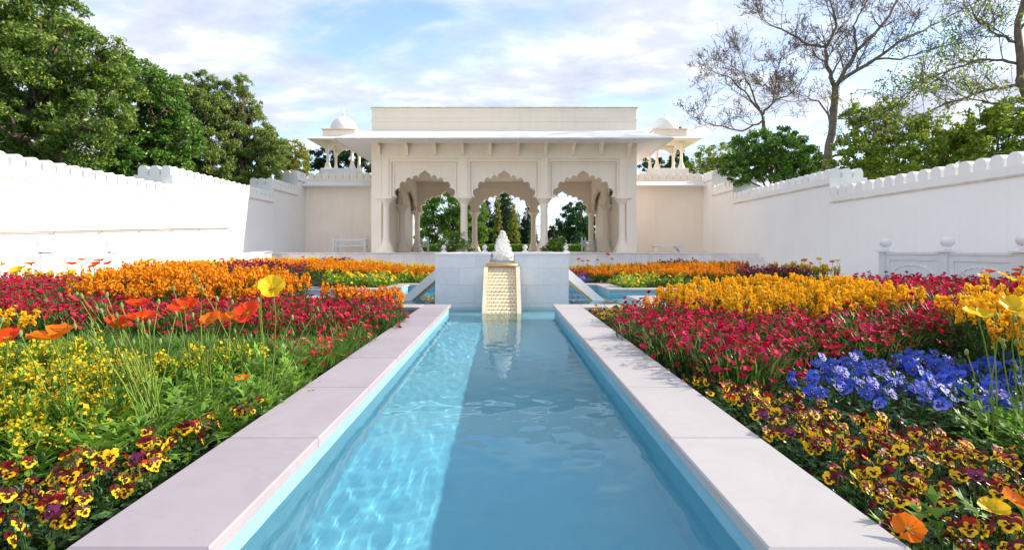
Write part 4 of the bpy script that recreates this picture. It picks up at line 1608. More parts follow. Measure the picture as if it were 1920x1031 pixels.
def leaf_plant(mb, r, p, az, L, lean, mi=0):
    """lobed poppy leaf"""
    d = Vector((math.cos(az), math.sin(az), 0))
    s = Vector((-math.sin(az), math.cos(az), 0))
    up = Vector((0, 0, 1))
    spine = [p]
    a = lean * .5
    for k in range(4):
        a += lean * .32
        spine.append(spine[-1] + (d * math.sin(a) + up * math.cos(a)) * L / 4)
    for k in range(1, 5):
        c0, c1 = spine[k - 1], spine[k]
        w = L * (.10, .26, .30, .20)[k - 1] * r.uniform(.8, 1.2)
        for q in (-1, 1):
            tip = c1 + s * q * w + (c1 - c0) * .35 + up * r.uniform(-.01, .012)
            mb.add([c0, c0.lerp(c1, .5) + s * q * w * .25, tip, c1 + s * q * w * .3, c1], [(0, 1, 2, 3, 4) if q < 0 else (4, 3, 2, 1, 0)], mi)
    c0, c1 = spine[-2], spine[-1]
    t = c1 + (c1 - c0) * .8
    mb.add([c1 - s * L * .10, t, c1 + s * L * .10, c0], [(0, 1, 2, 3)], mi)


def leafy_clump(seed, n=30, R_=.15, L=(.10, .17), leaf='bed_leaf_l', nm='poppy_leaf_clump'):
    r = random.Random(seed)
    f = MB()
    for i in range(n):
        a, q = r.uniform(0, 6.28), R_ * math.sqrt(r.random())
        leaf_plant(f, r, Vector((q * math.cos(a), q * math.sin(a), r.uniform(0, .05))), a + r.uniform(-.7, .7), r.uniform(*L), r.uniform(.25, 1.1))
    return dict(name=nm, root=f.mesh('lobed_leaves', M[leaf]), kids=[])


# --- pansies: each blossom is a piece of its own
def petal_fan(mb, cx, cy_, rx, ry, rot, z, mi, n=9, wav=.06, r=None, fold=0.0):
    vs = [(cx, cy_, z + .001)]
    for k in range(n):
        a = 2 * math.pi * k / n
        q = 1 + (r.uniform(-wav, wav) if r else 0)
        u, v = rx * q * math.cos(a), ry * q * math.sin(a)
        vs.append((cx + u * math.cos(rot) - v * math.sin(rot), cy_ + u * math.sin(rot) + v * math.cos(rot), z + fold * (q * q - .5) * .004 + (r.uniform(-.002, .002) if r else 0)))
    mb.add(vs, [(0, 1 + k, 1 + (k + 1) % n) for k in range(n)], mi)


def pansy_blossom(seed, top, low, blotch, eye='p_yellow', small=1.0):
    r = random.Random(seed)
    mb = MB()
    q = .0255 * small
    for s in (-1, 1):                                    # two upper petals behind
        petal_fan(mb, s * q * .42, q * .52, q * .56, q * .50, s * .5, -.003 + s * .0008, 0, r=r)
    for s in (-1, 1):                                    # side petals
        petal_fan(mb, s * q * .52, -q * .05, q * .50, q * .42, s * .3, 0.001 + s * .0005, 1, r=r)
    petal_fan(mb, 0, -q * .55, q * .58, q * .46, 0, .003, 1, r=r)
    for s in (-1, 1):
        petal_fan(mb, s * q * .30, -q * .06, q * .24, q * .15, s * .35, .0046, 2, n=7, r=r)
    petal_fan(mb, 0, -q * .42, q * .30, q * .30, 0, .0062, 2, n=7, r=r)
    petal_fan(mb, 0, -q * .08, q * .10, q * .08, 0, .0080, 3, n=6)
    return mb.mesh('pansy_blossom', [M[top], M[low], M[blotch], M[eye]])


PB = [pansy_blossom(1, 'p_maroon', 'p_yellow', 'p_dark'), pansy_blossom(2, 'p_maroon', 'p_yellow', 'p_dark'), pansy_blossom(3, 'p_red', 'p_yellow', 'p_dark'),
      pansy_blossom(4, 'p_maroon', 'p_yellow', 'p_dark', small=.85), pansy_blossom(5, 'p_violet', 'p_violet', 'p_dark', small=.85), pansy_blossom(6, 'p_maroon', 'p_maroon', 'p_dark'),
      pansy_blossom(7, 'p_maroon', 'p_yellow', 'p_dark', small=1.1), pansy_blossom(8, 'p_yellow', 'p_yellow', 'p_dark'), pansy_blossom(9, 'p_maroon', 'p_yellow', 'p_dark')]
PB += [PB[0], PB[1], PB[6], PB[8], PB[3]]
BB = [pansy_blossom(11, 'p_blue', 'p_blue', 'p_navy', small=1.3), pansy_blossom(12, 'p_blue', 'p_lilac', 'p_navy', small=1.2), pansy_blossom(13, 'p_blue', 'p_blue', 'p_navy', small=1.25),
      pansy_blossom(14, 'p_blue', 'p_blue', 'p_navy', small=.95)]


def pansy_plant(seed, blos, nb, nm, R_=.10, H=.14):
    r = random.Random(seed)
    f = MB()
    for i in range(62):
        a, q = r.uniform(0, 6.28), R_ * 1.15 * math.sqrt(r.random())
        z = H * (.85 - .4 * (q / R_) ** 2) * r.uniform(.25, 1)
        L, w = r.uniform(.028, .045), r.uniform(.014, .022)
        az = a + r.uniform(-1.2, 1.2)
        el = r.uniform(-.3, .8)
        d = Vector((math.cos(az) * math.cos(el), math.sin(az) * math.cos(el), math.sin(el)))
        s = Vector((-math.sin(az), math.cos(az), r.uniform(-.4, .4))).normalized() * w * .5
        p = Vector((q * math.cos(a), q * math.sin(a), max(.005, z)))
        f.add([p, p + d * L * .35 + s, p + d * L * .75 + s * .8, p + d * L, p + d * L * .75 - s * .8, p + d * L * .35 - s], [(0, 1, 2, 3, 4, 5)])
    kids = []
    for i in range(nb):
        a, q = r.uniform(0, 6.28), R_ * 1.1 * math.sqrt(r.random())
        z = H * r.uniform(.92, 1.28) - .3 * q * q / R_
        c = Vector((q * math.cos(a), q * math.sin(a), z))
        f.tube([(c.x * .7, c.y * .7, .02), (c.x * .9, c.y * .9, z * .8), (c.x, c.y, z + .012), (c.x, c.y, z - .004)], .0016, 3, cap=False)
        kids.append(('blossom', r.choice(blos), (c, (R(r.uniform(25, 82)), R(r.gauss(0, 14)), r.gauss(0, 1.15)))))
    for i in range(4):                                    # hooked stems with closed buds
        a, q = r.uniform(0, 6.28), R_ * math.sqrt(r.random())
        p = Vector((q * math.cos(a), q * math.sin(a), .03))
        h = H * r.uniform(1.0, 1.35)
        f.tube([tuple(p), (p.x, p.y, h), (p.x + .006, p.y, h + .008), (p.x + .014, p.y, h + .002)], .0017, 3, cap=False)
        f.lathe([(.001, -.012), (.004, -.006), (.0045, 0), (.002, .006)], 5, (p.x + .015, p.y, h - .004))
    return dict(name=nm, root=f.mesh('pansy_foliage', M['bed_leaf_d']), kids=kids, norot=True)


def inside(poly, x, y):
    c = False
    n = len(poly)
    for i in range(n):
        x1, y1 = poly[i]
        x2, y2 = poly[(i + 1) % n]
        if (y1 > y) != (y2 > y) and x < (x2 - x1) * (y - y1) / (y2 - y1) + x1:
            c = not c
    return c


PLACED = {}


def patch(kind, protos, poly, sp, label, group, cat, seed, smin=.85, smax=1.15, skip=0.0, grow_far=0.0):
    r = random.Random(seed)
    xs, ys = [p[0] for p in poly], [p[1] for p in poly]
    y, row = min(ys), 0
    while y < max(ys):
        x = min(xs) + (sp / 2 if row % 2 else 0)
        while x < max(xs):
            px, py = x + r.uniform(-.3, .3) * sp, y + r.uniform(-.3, .3) * sp
            if inside(poly, px, py) and r.random() >= skip and abs(px - X0) > 1.32 \
                    and not (abs(px - X0) < PH + KW + .06 and PLO - .06 < py < PHI + .06) and not (A1 - KW - .05 < py < A2 + KW + .05):
                PLACED.setdefault(kind, []).append((math.hypot(px, py), px, py, r.uniform(smin, smax), r.uniform(0, 6.28), r.choice(protos), label, group, cat))
            x += sp
        y += sp * .87
        row += 1


def bake(items):
    """everything past the limit, as one mass per kind"""
    out = {}
    for _, px, py, s, rz, pr, *_r in items:
        base = Matrix.Translation((px, py, soil_z(px, py) - .01)) @ Matrix.Rotation(0 if pr.get('norot') else rz, 4, 'Z') @ Matrix.Scale(s, 4)
        lst = [(pr['root'], base)] + [(m_, base if tr_ is None else base @ Matrix.Translation(tr_[0]) @ __import__('mathutils').Euler(tr_[1]).to_matrix().to_4x4()) for _, m_, tr_ in pr['kids']]
        for me, mat_ in lst:
            nv = len(me.vertices)
            co = np.empty(nv * 3, np.float32)
            me.vertices.foreach_get('co', co)
            A = np.array(mat_)
            V = co.reshape(-1, 3) @ A[:3, :3].T + A[:3, 3]
            key = tuple(m.name for m in me.materials)
            d = out.setdefault(key, [[], [], [], [], 0, list(me.materials)])
            d[0].append(V)
            for p in me.polygons:
                d[1].append([v + d[4] for v in p.vertices])
                d[2].append(p.material_index)
            d[4] += nv
    return out


CAPS = dict(pansy=225, pansyb=70, wallo=130, wallg=120, wally=45, dian=280, alys=150, tuft=120, redw=40, mari=60, clump=120)


def realise():
    tl = random.Random(55)
    for items in PLACED.values():            # big drifts are named by thirds, front to back
        by = {}
        for it in items:
            by.setdefault(it[6], []).append(it)
        items.clear()
        for lab, lst in by.items():
            lst.sort(key=lambda t: t[2])
            for i, it in enumerate(lst):
                if len(lst) > 36:
                    w = ('front third', 'middle third', 'back third')[3 * i // len(lst)]
                    it = it[:6] + (it[6] + ', ' + w, it[7] + ', ' + w, it[8])
                items.append(it)
    for kind, items in PLACED.items():
        cap = CAPS[kind]
        items.sort(key=lambda t: t[0])
        for _, px, py, s, rz, pr, label, group, cat in items[:cap]:
            o = link(pr['name'], pr['root'], loc=(px, py, soil_z(px, py) - .01), rot=(tl.gauss(0, .07), tl.gauss(0, .07), tl.gauss(0, .3) if pr.get('norot') else rz), scale=(s, s, s * tl.uniform(.82, 1.16)))
            tag(o, label, cat, group)
            for nm, me, tr_ in pr['kids']:
                k = link(nm, me, o)
                if tr_ is not None:
                    k.location, k.rotation_euler = tr_
        rest = items[cap:]
        if rest:
            big = bake(rest)
            V, Fa, mi, mats, nv = [], [], [], [], 0
            for key, d in big.items():
                mo = len(mats)
                mats += d[5]
                V.append(np.concatenate(d[0]))
                Fa += [[i + nv for i in f] for f in d[1]]
                mi += [m_ + mo for m_ in d[2]]
                nv += d[4]
            me = bpy.data.meshes.new(kind + '_mass')
            me.from_pydata(np.concatenate(V).tolist(), [], Fa)
            for m_ in mats:
                me.materials.append(m_)
            me.polygons.foreach_set('material_index', mi)
            o = link(rest[0][5]['name'].replace('_plant', '') + '_drift', me)
            tag(o, 'farther ' + rest[0][6].split(',')[0].split(' in ')[0].split(' at ')[0].split(' behind ')[0].replace(' plant', '') + ' flowers massed in the distant beds', rest[0][8], kind='stuff')


DI = [dianthus(k, 'crimson') for k in range(5)]
DP = [dianthus(20 + k, 'purple', nfl=40, R_=.2, H=.36, frad=.026) for k in range(3)]
DR = [dianthus(30 + k, 'redwhite', 'bed_grassy', nfl=16, H=.24, frad=.022) for k in range(3)]
WO = [wallflower(40 + k, 'orange') for k in range(4)]
WG = [wallflower(50 + k, 'gold', H=.46, per=18) for k in range(4)]
WY = [wallflower(55 + k, 'yellow', H=.46, per=16) for k in range(3)]
AL = [wallflower(60 + k, 'alys', 'bed_leaf_l', nst=14, R_=.15, H=.27, nm='yellow_cress_plant', pr=.011, per=9) for k in range(4)]
MG = [marigold(70 + k) for k in range(3)]
GT = [grass_tuft(80 + k) for k in range(4)]
LC = [leafy_clump(90 + k) for k in range(4)]
PP = [pansy_plant(100 + k, PB, 6, 'pansy_plant') for k in range(12)]
PBL = [pansy_plant(120 + k, BB, 6, 'pansy_plant', H=.17) for k in range(5)]

# near left bed
patch('pansy', PP, [(-1.24, .9), (-3.2, .9), (-2.3, 1.80), (-1.72, 2.12), (-1.29, 2.95)], .125, 'yellow and maroon pansy in the corner of the left bed beside the kerb', 'pansies edging the left bed', 'pansy', 1)
patch('clump', LC, [(-1.28, 2.9), (-1.70, 2.14), (-2.0, 2.0), (-2.05, 2.7), (-2.3, 3.4), (-2.0, 4.0), (-1.28, 3.9)], .20, 'bright green lobed poppy foliage behind the left pansies', 'poppy foliage in the left bed', 'poppy foliage', 2, .9, 1.3)
patch('alys', AL, [(-1.95, 2.05), (-2.35, 1.85), (-3.9, 1.7), (-4.0, 3.3), (-3.3, 3.7), (-2.6, 3.6), (-2.1, 3.0)], .21, 'plant with tiny yellow flower heads at the left edge of the left bed', 'small yellow flowers in the left bed', 'yellow flower', 3)
patch('alys', AL, [(-1.75, 3.1), (-2.3, 3.2), (-2.3, 3.7), (-1.8, 3.8)], .26, 'plant with tiny yellow flower heads among the left poppy stems', 'small yellow flowers among poppy stems', 'yellow flower', 4, skip=.35)
patch('wallg', WG, [(-3.9, 3.4), (-5.0, 3.6), (-5.0, 4.3), (-3.9, 4.2)], .24, 'golden wallflower at the far left edge in front of crimson dianthus', 'golden wallflowers left edge', 'wallflower', 5, .75, .95)
patch('tuft', GT, [(-1.32, 4.0), (-2.1, 3.95), (-2.6, 3.6), (-3.6, 3.7), (-3.6, 4.35), (-2.4, 4.55), (-1.32, 4.9)], .2, 'flowerless green narrow leaved tuft in front of the left crimson flowers', 'green tufts in the left bed', 'green tuft', 6)
patch('redw', DR, [(-1.28, 3.7), (-1.95, 4.2), (-1.7, 5.0), (-1.28, 5.0)], .2, 'red and pale pink dianthus plant beside the left kerb', 'red and pink dianthus', 'dianthus', 7)
patch('dian', DI, [(-1.27, 5.0), (-2.3, 4.6), (-3.5, 4.45), (-3.5, 6.5), (-2.4, 6.9), (-1.27, 6.45)], .235, 'crimson dianthus plant in the drift beside the left kerb', 'crimson dianthus beside the left kerb', 'dianthus', 8, 1.0, 1.25)
patch('dian', DI, [(-3.5, 4.45), (-4.8, 4.4), (-5.6, 4.5), (-5.1, 5.6), (-3.5, 5.9)], .25, 'crimson dianthus plant in the middle of the left bed', 'crimson dianthus mid left bed', 'dianthus', 9, 1.0, 1.25)
patch('dian', DI, [(-5.2, 5.6), (-5.7, 4.6), (-8.1, 5.2), (-8.1, 8.2), (-6.4, 8.0)], .26, 'crimson dianthus plant at the back of the left bed near the balustrade', 'crimson dianthus near the left balustrade', 'dianthus', 10, .9, 1.12)
patch('wallo', WO, [(-3.5, 6.0), (-5.0, 5.75), (-6.3, 8.2), (-5.7, 9.0), (-3.4, 9.0), (-3.0, 7.2)], .25, 'orange wallflower in the big drift of the near left bed', 'orange wallflowers near left bed', 'wallflower', 11, .75, 1.2)
patch('wallo', WO, [(-1.27, 6.5), (-2.4, 7.0), (-2.75, 7.55), (-1.27, 7.55)], .23, 'orange wallflower at the far corner of the left kerb', 'orange wallflowers at the left pool corner', 'wallflower', 12, .85, 1.05)
patch('wally', WY, [(-6.4, 8.1), (-8.1, 8.3), (-8.1, 9.0), (-6, 9.0)], .26, 'pale yellow wallflower below the left balustrade', 'yellow wallflowers below the left balustrade', 'wallflower', 13, .62, .8)

# near right bed
patch('pansy', PP, [(1.16, .9), (3.6, .9), (3.2, 1.95), (2.1, 2.15), (1.95, 2.45), (1.6, 2.95), (1.17, 3.95)], .135, 'yellow and maroon pansy in the wide carpet right of the kerb', 'pansies carpeting the right bed', 'pansy', 21)
patch('pansyb', PBL, [(1.66, 2.95), (2.0, 2.5), (3.1, 2.5), (3.5, 3.2), (3.0, 3.65), (2.3, 3.6)], .20, 'blue pansy plant in the right bed behind the yellow pansies', 'blue pansies in the right bed', 'pansy', 22, 1.0, 1.2)
patch('clump', LC, [(2.15, 1.95), (3.2, 1.95), (3.2, 2.5), (2.25, 2.5)], .19, 'bright green lobed poppy foliage at the right edge in front of blue pansies', 'poppy foliage in the right bed', 'poppy foliage', 23, .9, 1.25)
patch('dian', DI, [(1.22, 4.1), (1.6, 3.1), (2.1, 3.8), (3.1, 3.95), (3.6, 4.3), (4.4, 4.8), (4.9, 5.3), (4.2, 5.2), (3.2, 4.9), (2.6, 5.3), (2.0, 6.2), (1.6, 6.4), (1.22, 5.8)], .225, 'crimson dianthus plant in the drift beside the right kerb', 'crimson dianthus beside the right kerb', 'dianthus', 24, 1.0, 1.25)
patch('pansy', PP, [(1.16, 5.9), (1.65, 6.5), (1.9, 7.5), (1.16, 7.5)], .17, 'small far pansy by the right kerb near the central pool', 'far pansies by the right kerb', 'pansy', 25)
patch('wallg', WG, [(1.85, 6.5), (2.6, 5.4), (3.3, 5.05), (4.3, 5.3), (5.0, 6.4), (5.0, 8.3), (3.2, 8.6), (2.85, 7.4), (2.2, 7.3)], .24, 'golden wallflower in the big drift of the near right bed', 'golden wallflowers near right bed', 'wallflower', 26, .7, 1.08)
patch('wallg', WG, [(3.25, 3.2), (4.6, 3.3), (5.4, 4.7), (4.4, 4.6), (3.5, 4.0)], .23, 'tall golden wallflower at the right edge behind yellow poppies', 'golden wallflowers right edge', 'wallflower', 27, .95, 1.2)
patch('dian', DI, [(5.0, 6.4), (4.3, 5.3), (4.5, 4.9), (5.6, 4.9), (7.2, 5.4), (8.1, 8.0), (6.6, 8.8), (5.1, 8.3)], .28, 'crimson dianthus plant at the back of the right bed near the balustrade', 'crimson dianthus near the right balustrade', 'dianthus', 28, 1.15, 1.4)
patch('wally', WY, [(6.5, 5.0), (8.0, 5.0), (8.1, 6.8), (7.3, 6.6)], .28, 'yellow wallflower below the right balustrade', 'yellow wallflowers below the right balustrade', 'wallflower', 29, 1.0, 1.2)

# far left bed
patch('mari', MG, [(-4.2, 11.6), (-2.9, 11.6), (-2.2, 13.1), (-1.9, 13.9), (-3.6, 13.2)], .34, 'yellow marigold mound in the far left bed by the pool corner', 'marigolds far left', 'marigold', 31, 1.0, 1.3)
patch('dian', DP, [(-7.0, 11.6), (-5.0, 11.6), (-4.9, 13.0), (-6.8, 13.4)], .33, 'dark crimson dianthus plant in the far left bed', 'dark dianthus far left', 'dianthus', 32, 1.0, 1.3)
patch('wallo', WO, [(-1.35, 13.4), (-1.35, 16.5), (-6.8, 16.5), (-8.0, 13.5), (-4.8, 13.2), (-4.6, 12.2), (-3.6, 13.3), (-2.0, 14.0)], .34, 'orange wallflower in the far left bed', 'orange wallflowers far left', 'wallflower', 33, .75, 1.0)
patch('wally', WY, [(-1.35, 16.6), (-8.1, 16.6), (-8.1, 19.4), (-1.35, 19.4)], .42, 'yellow wallflower in front of the terrace at left', 'yellow wallflowers far left', 'wallflower', 34, .72, .95)
patch('dian', DP, [(-6.3, 17.5), (-5.4, 17.5), (-5.4, 18.8), (-6.3, 18.8)], .4, 'dark maroon mound among yellow wallflowers at the far left', 'maroon mounds far left', 'dianthus', 35, 1.2, 1.4)
patch('wally', WY, [(-7.2, 11.6), (-8.1, 11.6), (-8.1, 16), (-7.2, 14)], .36, 'yellow wallflower at the outer end of the far left bed', 'yellow wallflowers outer far left', 'wallflower', 36, .75, 1.0)
# far right bed
patch('mari', MG, [(4.2, 11.6), (2.8, 11.6), (2.3, 13.1), (3.4, 13.2)], .34, 'yellow marigold mound in the far right bed by the pool corner', 'marigolds far right', 'marigold', 41, 1.0, 1.3)
patch('pansyb', PBL, [(1.3, 13.1), (2.4, 13.1), (2.4, 13.8), (1.3, 13.8)], .27, 'far blue pansy plant behind the central pool', 'blue pansies far right', 'pansy', 42, 1.2, 1.4)
patch('dian', DI, [(1.3, 13.9), (2.3, 13.9), (2.3, 15.2), (1.3, 15.2)], .33, 'crimson dianthus plant right behind the fountain', 'crimson dianthus behind the fountain', 'dianthus', 43, 1.2, 1.5)
patch('wallo', WO, [(2.4, 14.0), (3.6, 13.3), (4.3, 11.7), (5.2, 11.7), (6.6, 13.8), (7.6, 16.3), (2.4, 16.3)], .34, 'orange wallflower in the far right bed', 'orange wallflowers far right', 'wallflower', 44, .8, 1.05)
patch('dian', DP, [(5.2, 11.6), (7.0, 11.6), (7.2, 13.2), (6.2, 13.2)], .32, 'dark crimson dianthus plant in the far right bed', 'dark dianthus far right', 'dianthus', 45, 1.0, 1.35)
patch('wally', WY, [(1.35, 16.5), (8.1, 16.5), (8.1, 19.4), (1.35, 19.4)], .42, 'yellow wallflower in front of the terrace at right', 'yellow wallflowers far right', 'wallflower', 46, .72, .95)
patch('dian', DP, [(5.6, 17.0), (6.9, 17.0), (6.9, 18.6), (5.6, 18.6)], .4, 'dark maroon mound among yellow wallflowers at the far right', 'maroon mounds far right', 'dianthus', 47, 1.2, 1.4)
patch('wally', WY, [(7.2, 11.7), (8.1, 11.7), (8.1, 16), (7.4, 13.5)], .38, 'yellow wallflower at the outer end of the far right bed', 'yellow wallflowers outer far right', 'wallflower', 48, .8, 1.0)
realise()

# --- poppies
def petal_mesh(mat, seed):
    r = random.Random(seed)
    mb = MB()
    nu, nv = 9, 6
    vs, fs = [], []
    for j in range(nv):
        v = j / (nv - 1)
        w = .22 + .95 * math.sin(math.pi * (.10 + .52 * v)) ** 1.2
        for i in range(nu):
            u = -1 + 2 * i / (nu - 1)
            ru = .055 * v * math.sin(u * 7 + seed * 1.7) + .03 * v * math.sin(u * 13 + seed)
            ang = u * w * .78
            rad = v * (1.0 - .10 * u * u) * (1 + .05 * math.sin(u * 9 + seed))
            z = .42 * v ** 1.7 + ru + .05 * (1 - u * u) * v
            vs.append((rad * math.sin(ang), rad * math.cos(ang), z))
    for j in range(nv - 1):
        for i in range(nu - 1):
            a = j * nu + i
            fs.append((a, a + 1, a + nu + 1, a + nu))
    mb.add(vs, fs)
    return mb.mesh('petal', M[mat], smooth=True)


PET = {c: [petal_mesh('pop_' + c, k) for k in range(3)] for c in ('orange', 'red', 'yellow')}
core = MB()
core.lathe([(.02, .02), (.10, .05), (.12, .13), (.08, .20), (.02, .22)], 8)
rk = random.Random(8)
for k in range(26):
    a, q = rk.uniform(0, 6.28), rk.uniform(.13, .27)
    c = Vector((q * math.cos(a), q * math.sin(a), rk.uniform(.12, .26)))
    core.add([c + Vector(v) * .028 for v in ((1, 0, 0), (-.5, .8, 0), (-.5, -.8, 0), (0, 0, 1.2))], [(0, 1, 3), (1, 2, 3), (2, 0, 3)])
core_me = core.mesh('stamens', M['pop_core'])
budm = MB()
budm.lathe([(.15, -1.0), (.55, -.75), (.78, -.2), (.72, .35), (.42, .8), (.10, 1.0)], 8)
bud_me = budm.mesh('bud', M['bud'], smooth=True)
tuft_me = [leafy_clump(200 + k, 16, .10, (.10, .16))['root'] for k in range(3)]
far_me = {}
for c in PET:
    fm = MB()
    r_ = random.Random(5)
    for k in range(4):
        a = k * math.pi / 2 + .3
        ca, sa = math.cos(a), math.sin(a)
        src = PET[c][k % 3]
        vs = [(v.co.x * ca - v.co.y * sa, v.co.x * sa + v.co.y * ca, v.co.z + .02 * (k % 2)) for v in src.vertices]
        fm.add(vs, [tuple(p.vertices) for p in src.polygons])
    far_me[c] = fm.mesh('blossom', M['pop_' + c], smooth=True)


def poppy_plant(bx, by, heads, buds, label, group, seed, near=True):
    r = random.Random(seed)
    bz = soil_z(bx, by) - .005
    root = link('poppy_plant', tuft_me[seed % 3], loc=(bx, by, bz))
    tag(root, label, 'poppy', group)
    B = Vector((bx, by, bz))

    def stem(p, rad=.0032, hook=False):
        q = Vector(p) - B
        s = Vector((r.uniform(-.05, .05), r.uniform(-.05, .05), .01))
        m = s.lerp(q, .5) + Vector((r.uniform(-.03, .03), r.uniform(-.02, .02), q.z * .04))
        pts = [s, s.lerp(m, .5) + Vector((r.uniform(-.01, .01), 0, .01)), m, m.lerp(q, .5) + Vector((r.uniform(-.012, .012), 0, .01)), q]
        if hook:
            pts = pts[:-1] + [q + Vector((0, 0, .03)), q + Vector((.014, 0, .042)), q + Vector((.028, 0, .028)), q + Vector((.030, 0, .0))]
        MB().tube(pts, [rad * 1.25] * 2 + [rad] * (len(pts) - 2), 5, cap=False).build('stem', M['stem'], root, smooth=True)
        return pts[-1]

    for (p, rad, c, tilt, az) in heads:
        e = stem(p)
        if near:
            b = link('blossom', core_me, root, loc=e - Vector((0, 0, .003)), rot=(tilt, 0, az), scale=rad)
            for k in range(4):
                link('petal', PET[c][(k + seed) % 3], b, loc=(0, 0, .03 * (k % 2)), rot=(r.uniform(-.18, .18), r.uniform(-.12, .12), k * math.pi / 2 + r.uniform(-.15, .15)))
        else:
            link('blossom', far_me[c], root, loc=e, rot=(tilt, 0, az), scale=rad)
    for (p, hook) in buds:
        e = stem(p, .0026, hook)
        link('bud', bud_me, root, loc=e, rot=(math.pi if hook else r.uniform(-.2, .2), r.uniform(-.25, .25), 0), scale=(.011, .011, .017))


def H(px, py, rp, c, Y, tilt=.35, az=0.0):
    return (at(px, py, Y), rp / 950 * Y, c, tilt, az)


def Bd(px, py, Y, hook=False):
    return (at(px, py, Y), hook)


G_ = 'poppies in the left bed'
poppy_plant(-2.05, 2.45, [H(98, 634, 36, 'orange', 2.25, .15, .3)], [Bd(38, 625, 2.3), (at(128, 612, 2.3), True)], 'poppy with the large flat orange flower at the left edge', G_, 1)
poppy_plant(-2.35, 2.35, [H(14, 636, 26, 'red', 2.3, .3, .5)], [Bd(4, 600, 2.4)], 'vermilion poppy cut by the left edge of the picture', G_, 2)
poppy_plant(-1.80, 2.62, [H(266, 598, 27, 'red', 2.62, .25, -.2), H(262, 572, 22, 'red', 2.75, .2, .4), H(215, 606, 18, 'red', 2.6, .5, 1.2), H(228, 616, 17, 'orange', 2.65, .1, 0)],
            [Bd(145, 553, 2.6), Bd(153, 555, 2.6), Bd(200, 553, 2.6), Bd(190, 571, 2.6), Bd(198, 574, 2.6), Bd(190, 583, 2.62), Bd(219, 590, 2.6), Bd(228, 573, 2.6), Bd(297, 566, 2.65), Bd(330, 588, 2.7), Bd(202, 613, 2.55), Bd(257, 600, 2.5), Bd(279, 604, 2.5),
             Bd(160, 610, 2.5, True), Bd(165, 628, 2.45, True), Bd(262, 612, 2.5)], 'tall cluster of vermilion poppies and many green buds in the left bed', G_, 3)
poppy_plant(-1.72, 2.95, [H(346, 580, 27, 'red', 2.85, .3, .2), H(398, 602, 21, 'orange', 2.8, .45, -.3), H(432, 598, 20, 'orange', 2.85, .2, .3), H(466, 588, 24, 'red', 2.85, .75, -.1)],
            [Bd(325, 541, 2.9), Bd(361, 591, 2.8), Bd(407, 560, 2.85), Bd(379, 542, 2.9), Bd(435, 566, 2.9)], 'poppy plant with four vermilion and orange flowers near the middle of the left bed', G_, 4)
poppy_plant(-1.45, 3.05, [H(512, 540, 25, 'yellow', 2.8, .95, .15), H(489, 538, 14, 'yellow', 3.0, .5, -.9)],
            [Bd(484, 562, 2.9), Bd(548, 595, 2.95), Bd(596, 580, 3.1), Bd(364, 518, 3.0)], 'tall clear yellow poppy standing above the left bed', G_, 5)
poppy_plant(-1.52, 3.0, [H(456, 712, 14, 'orange', 2.95, .2, 0)], [Bd(545, 690, 3.0, True), Bd(540, 625, 3.1, True)], 'low orange poppy resting among green leaves', G_, 6)
poppy_plant(-1.95, 2.6, [], [Bd(300, 640, 2.5), Bd(250, 640, 2.5), Bd(275, 630, 2.6), Bd(175, 640, 2.5), Bd(222, 640, 2.5)], 'poppy plant with only green buds in the left bed', G_, 7)
poppy_plant(-1.60, 3.15, [], [Bd(455, 640, 3.0), Bd(440, 620, 3.0), Bd(425, 640, 3.0), Bd(470, 630, 3.0), Bd(400, 650, 2.95)], 'slender poppy stems with buds below the yellow poppy', G_, 8)
G_ = 'poppies in the right bed'
poppy_plant(2.35, 2.42, [H(1833, 590, 23, 'yellow', 2.45, .25, .1)], [Bd(1868, 592, 2.4), Bd(1870, 650, 2.4, True), Bd(1812, 660, 2.45)], 'yellow cup shaped poppy before the golden wallflowers at right', G_, 11)
poppy_plant(2.55, 2.45, [H(1908, 582, 32, 'yellow', 2.45, .6, -.3)], [Bd(1901, 596, 2.35), Bd(1893, 690, 2.4, True), Bd(1880, 640, 2.45), Bd(1905, 640, 2.5)], 'large yellow poppy at the right edge of the picture', G_, 12)
poppy_plant(1.33, 1.56, [H(1703, 990, 26, 'orange', 1.50, .75, -.5)], [], 'single orange poppy beside the near right kerb', G_, 13)
poppy_plant(1.62, 1.60, [H(1898, 938, 22, 'orange', 1.58, .5, .4), H(1862, 955, 24, 'yellow', 1.55, .4, -.2)], [], 'low orange and yellow poppies in the bottom right corner', G_, 14)

rp = random.Random(77)


def far_poppies(pts, Y, cols, label, group, seed, rp_=7):
    for i, (px, py) in enumerate(pts):
        y = Y + rp.uniform(-.3, .3)
        p = at(px, py, y)
        bx, by = p.x + rp.uniform(-.05, .05), y + rp.uniform(-.05, .05)
        poppy_plant(bx, by, [(p, rp_ * rp.uniform(.8, 1.2) / 950 * y, cols[i % len(cols)], rp.uniform(.1, .6), rp.uniform(-1, 1))],
                    [(p + Vector((rp.uniform(-.1, .1), 0, rp.uniform(-.1, .05))), False)], label, group, seed + i, near=False)


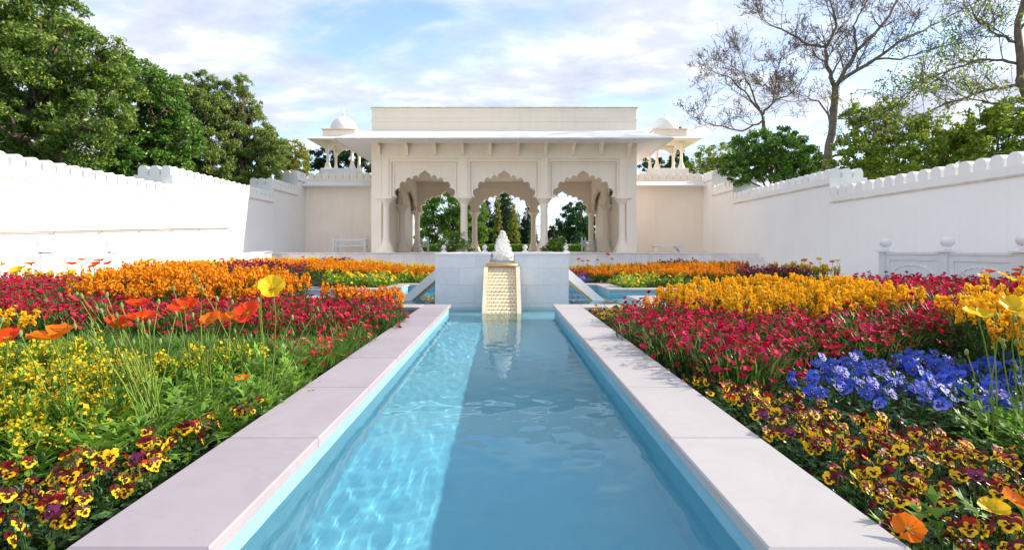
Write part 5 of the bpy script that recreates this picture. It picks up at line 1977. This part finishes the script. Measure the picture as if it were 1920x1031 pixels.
far_poppies([(58, 496), (134, 496), (153, 488), (180, 496), (187, 490), (203, 495), (176, 500)], 7.6, ['orange', 'red'], 'distant orange poppy in front of the left balustrade', 'far poppies left', 300, 7.5)
far_poppies([(6, 497), (40, 503), (30, 508), (55, 506), (22, 512)], 7.4, ['yellow'], 'distant yellow poppy at the far left edge', 'far yellow poppies left', 320, 8)
far_poppies([(268, 493), (283, 489), (238, 510)], 8.6, ['yellow', 'yellow', 'orange'], 'distant poppy above the orange wallflowers at left', 'far poppies above orange drift', 330, 8)
far_poppies([(1845, 520), (1880, 515), (1895, 525), (1905, 530)], 6.6, ['yellow'], 'distant yellow poppy in front of the right balustrade', 'far yellow poppies right', 340, 9)
far_poppies([(1855, 511), (1907, 508), (1905, 517), (1917, 503)], 6.8, ['red', 'orange'], 'distant orange poppy in front of the right balustrade', 'far orange poppies right', 350, 8)
far_poppies([(1508, 490), (1520, 495), (1535, 487), (1548, 500), (1560, 492), (1570, 490), (1530, 505), (1555, 508), (1515, 503)], 12.4, ['orange', 'red', 'yellow'], 'distant poppy at the outer end of the far right bed', 'far poppies beyond the right canal', 360, 5)
far_poppies([(415, 487), (435, 486), (470, 489), (500, 487), (530, 488), (568, 483), (610, 490)], 16.0, ['red', 'orange'], 'distant orange poppy in the far left bed', 'far poppies beyond the left canal', 380, 4)
far_poppies([(1085, 487), (1092, 490), (1102, 490), (1139, 478), (1147, 486), (1120, 488)], 16.0, ['orange', 'red'], 'distant orange poppy behind the fountain at right', 'far poppies right behind the fountain', 395, 4)

# --- low leaves covering the soil everywhere
gr = np.random.default_rng(91)
n = 52000
gx = gr.uniform(1.22, 8.2, n) * gr.choice([-1, 1], n) + X0
gy = np.where(gr.random(n) < .72, gr.uniform(.8, A1 - .45, n), gr.uniform(A2 + .45, 21, n))
ok = ~((np.abs(gx - X0) < PH + KW + .05) & (gy > PLO - .05) & (gy < PHI + .05))
gx, gy = gx[ok], gy[ok]
sz = np.array([soil_z(a, b) for a, b in zip(gx, gy)])
C = np.stack([gx, gy, sz + gr.uniform(.005, .09, len(gx))], 1)
V, F = leaf_quads(gr, C, .06, None, .35)
tag(link('ground_cover', np_mesh('ground_cover', V, F, M['bed_leaf'])), 'low green leaves covering the soil between the flowers', 'ground cover', kind='stuff')
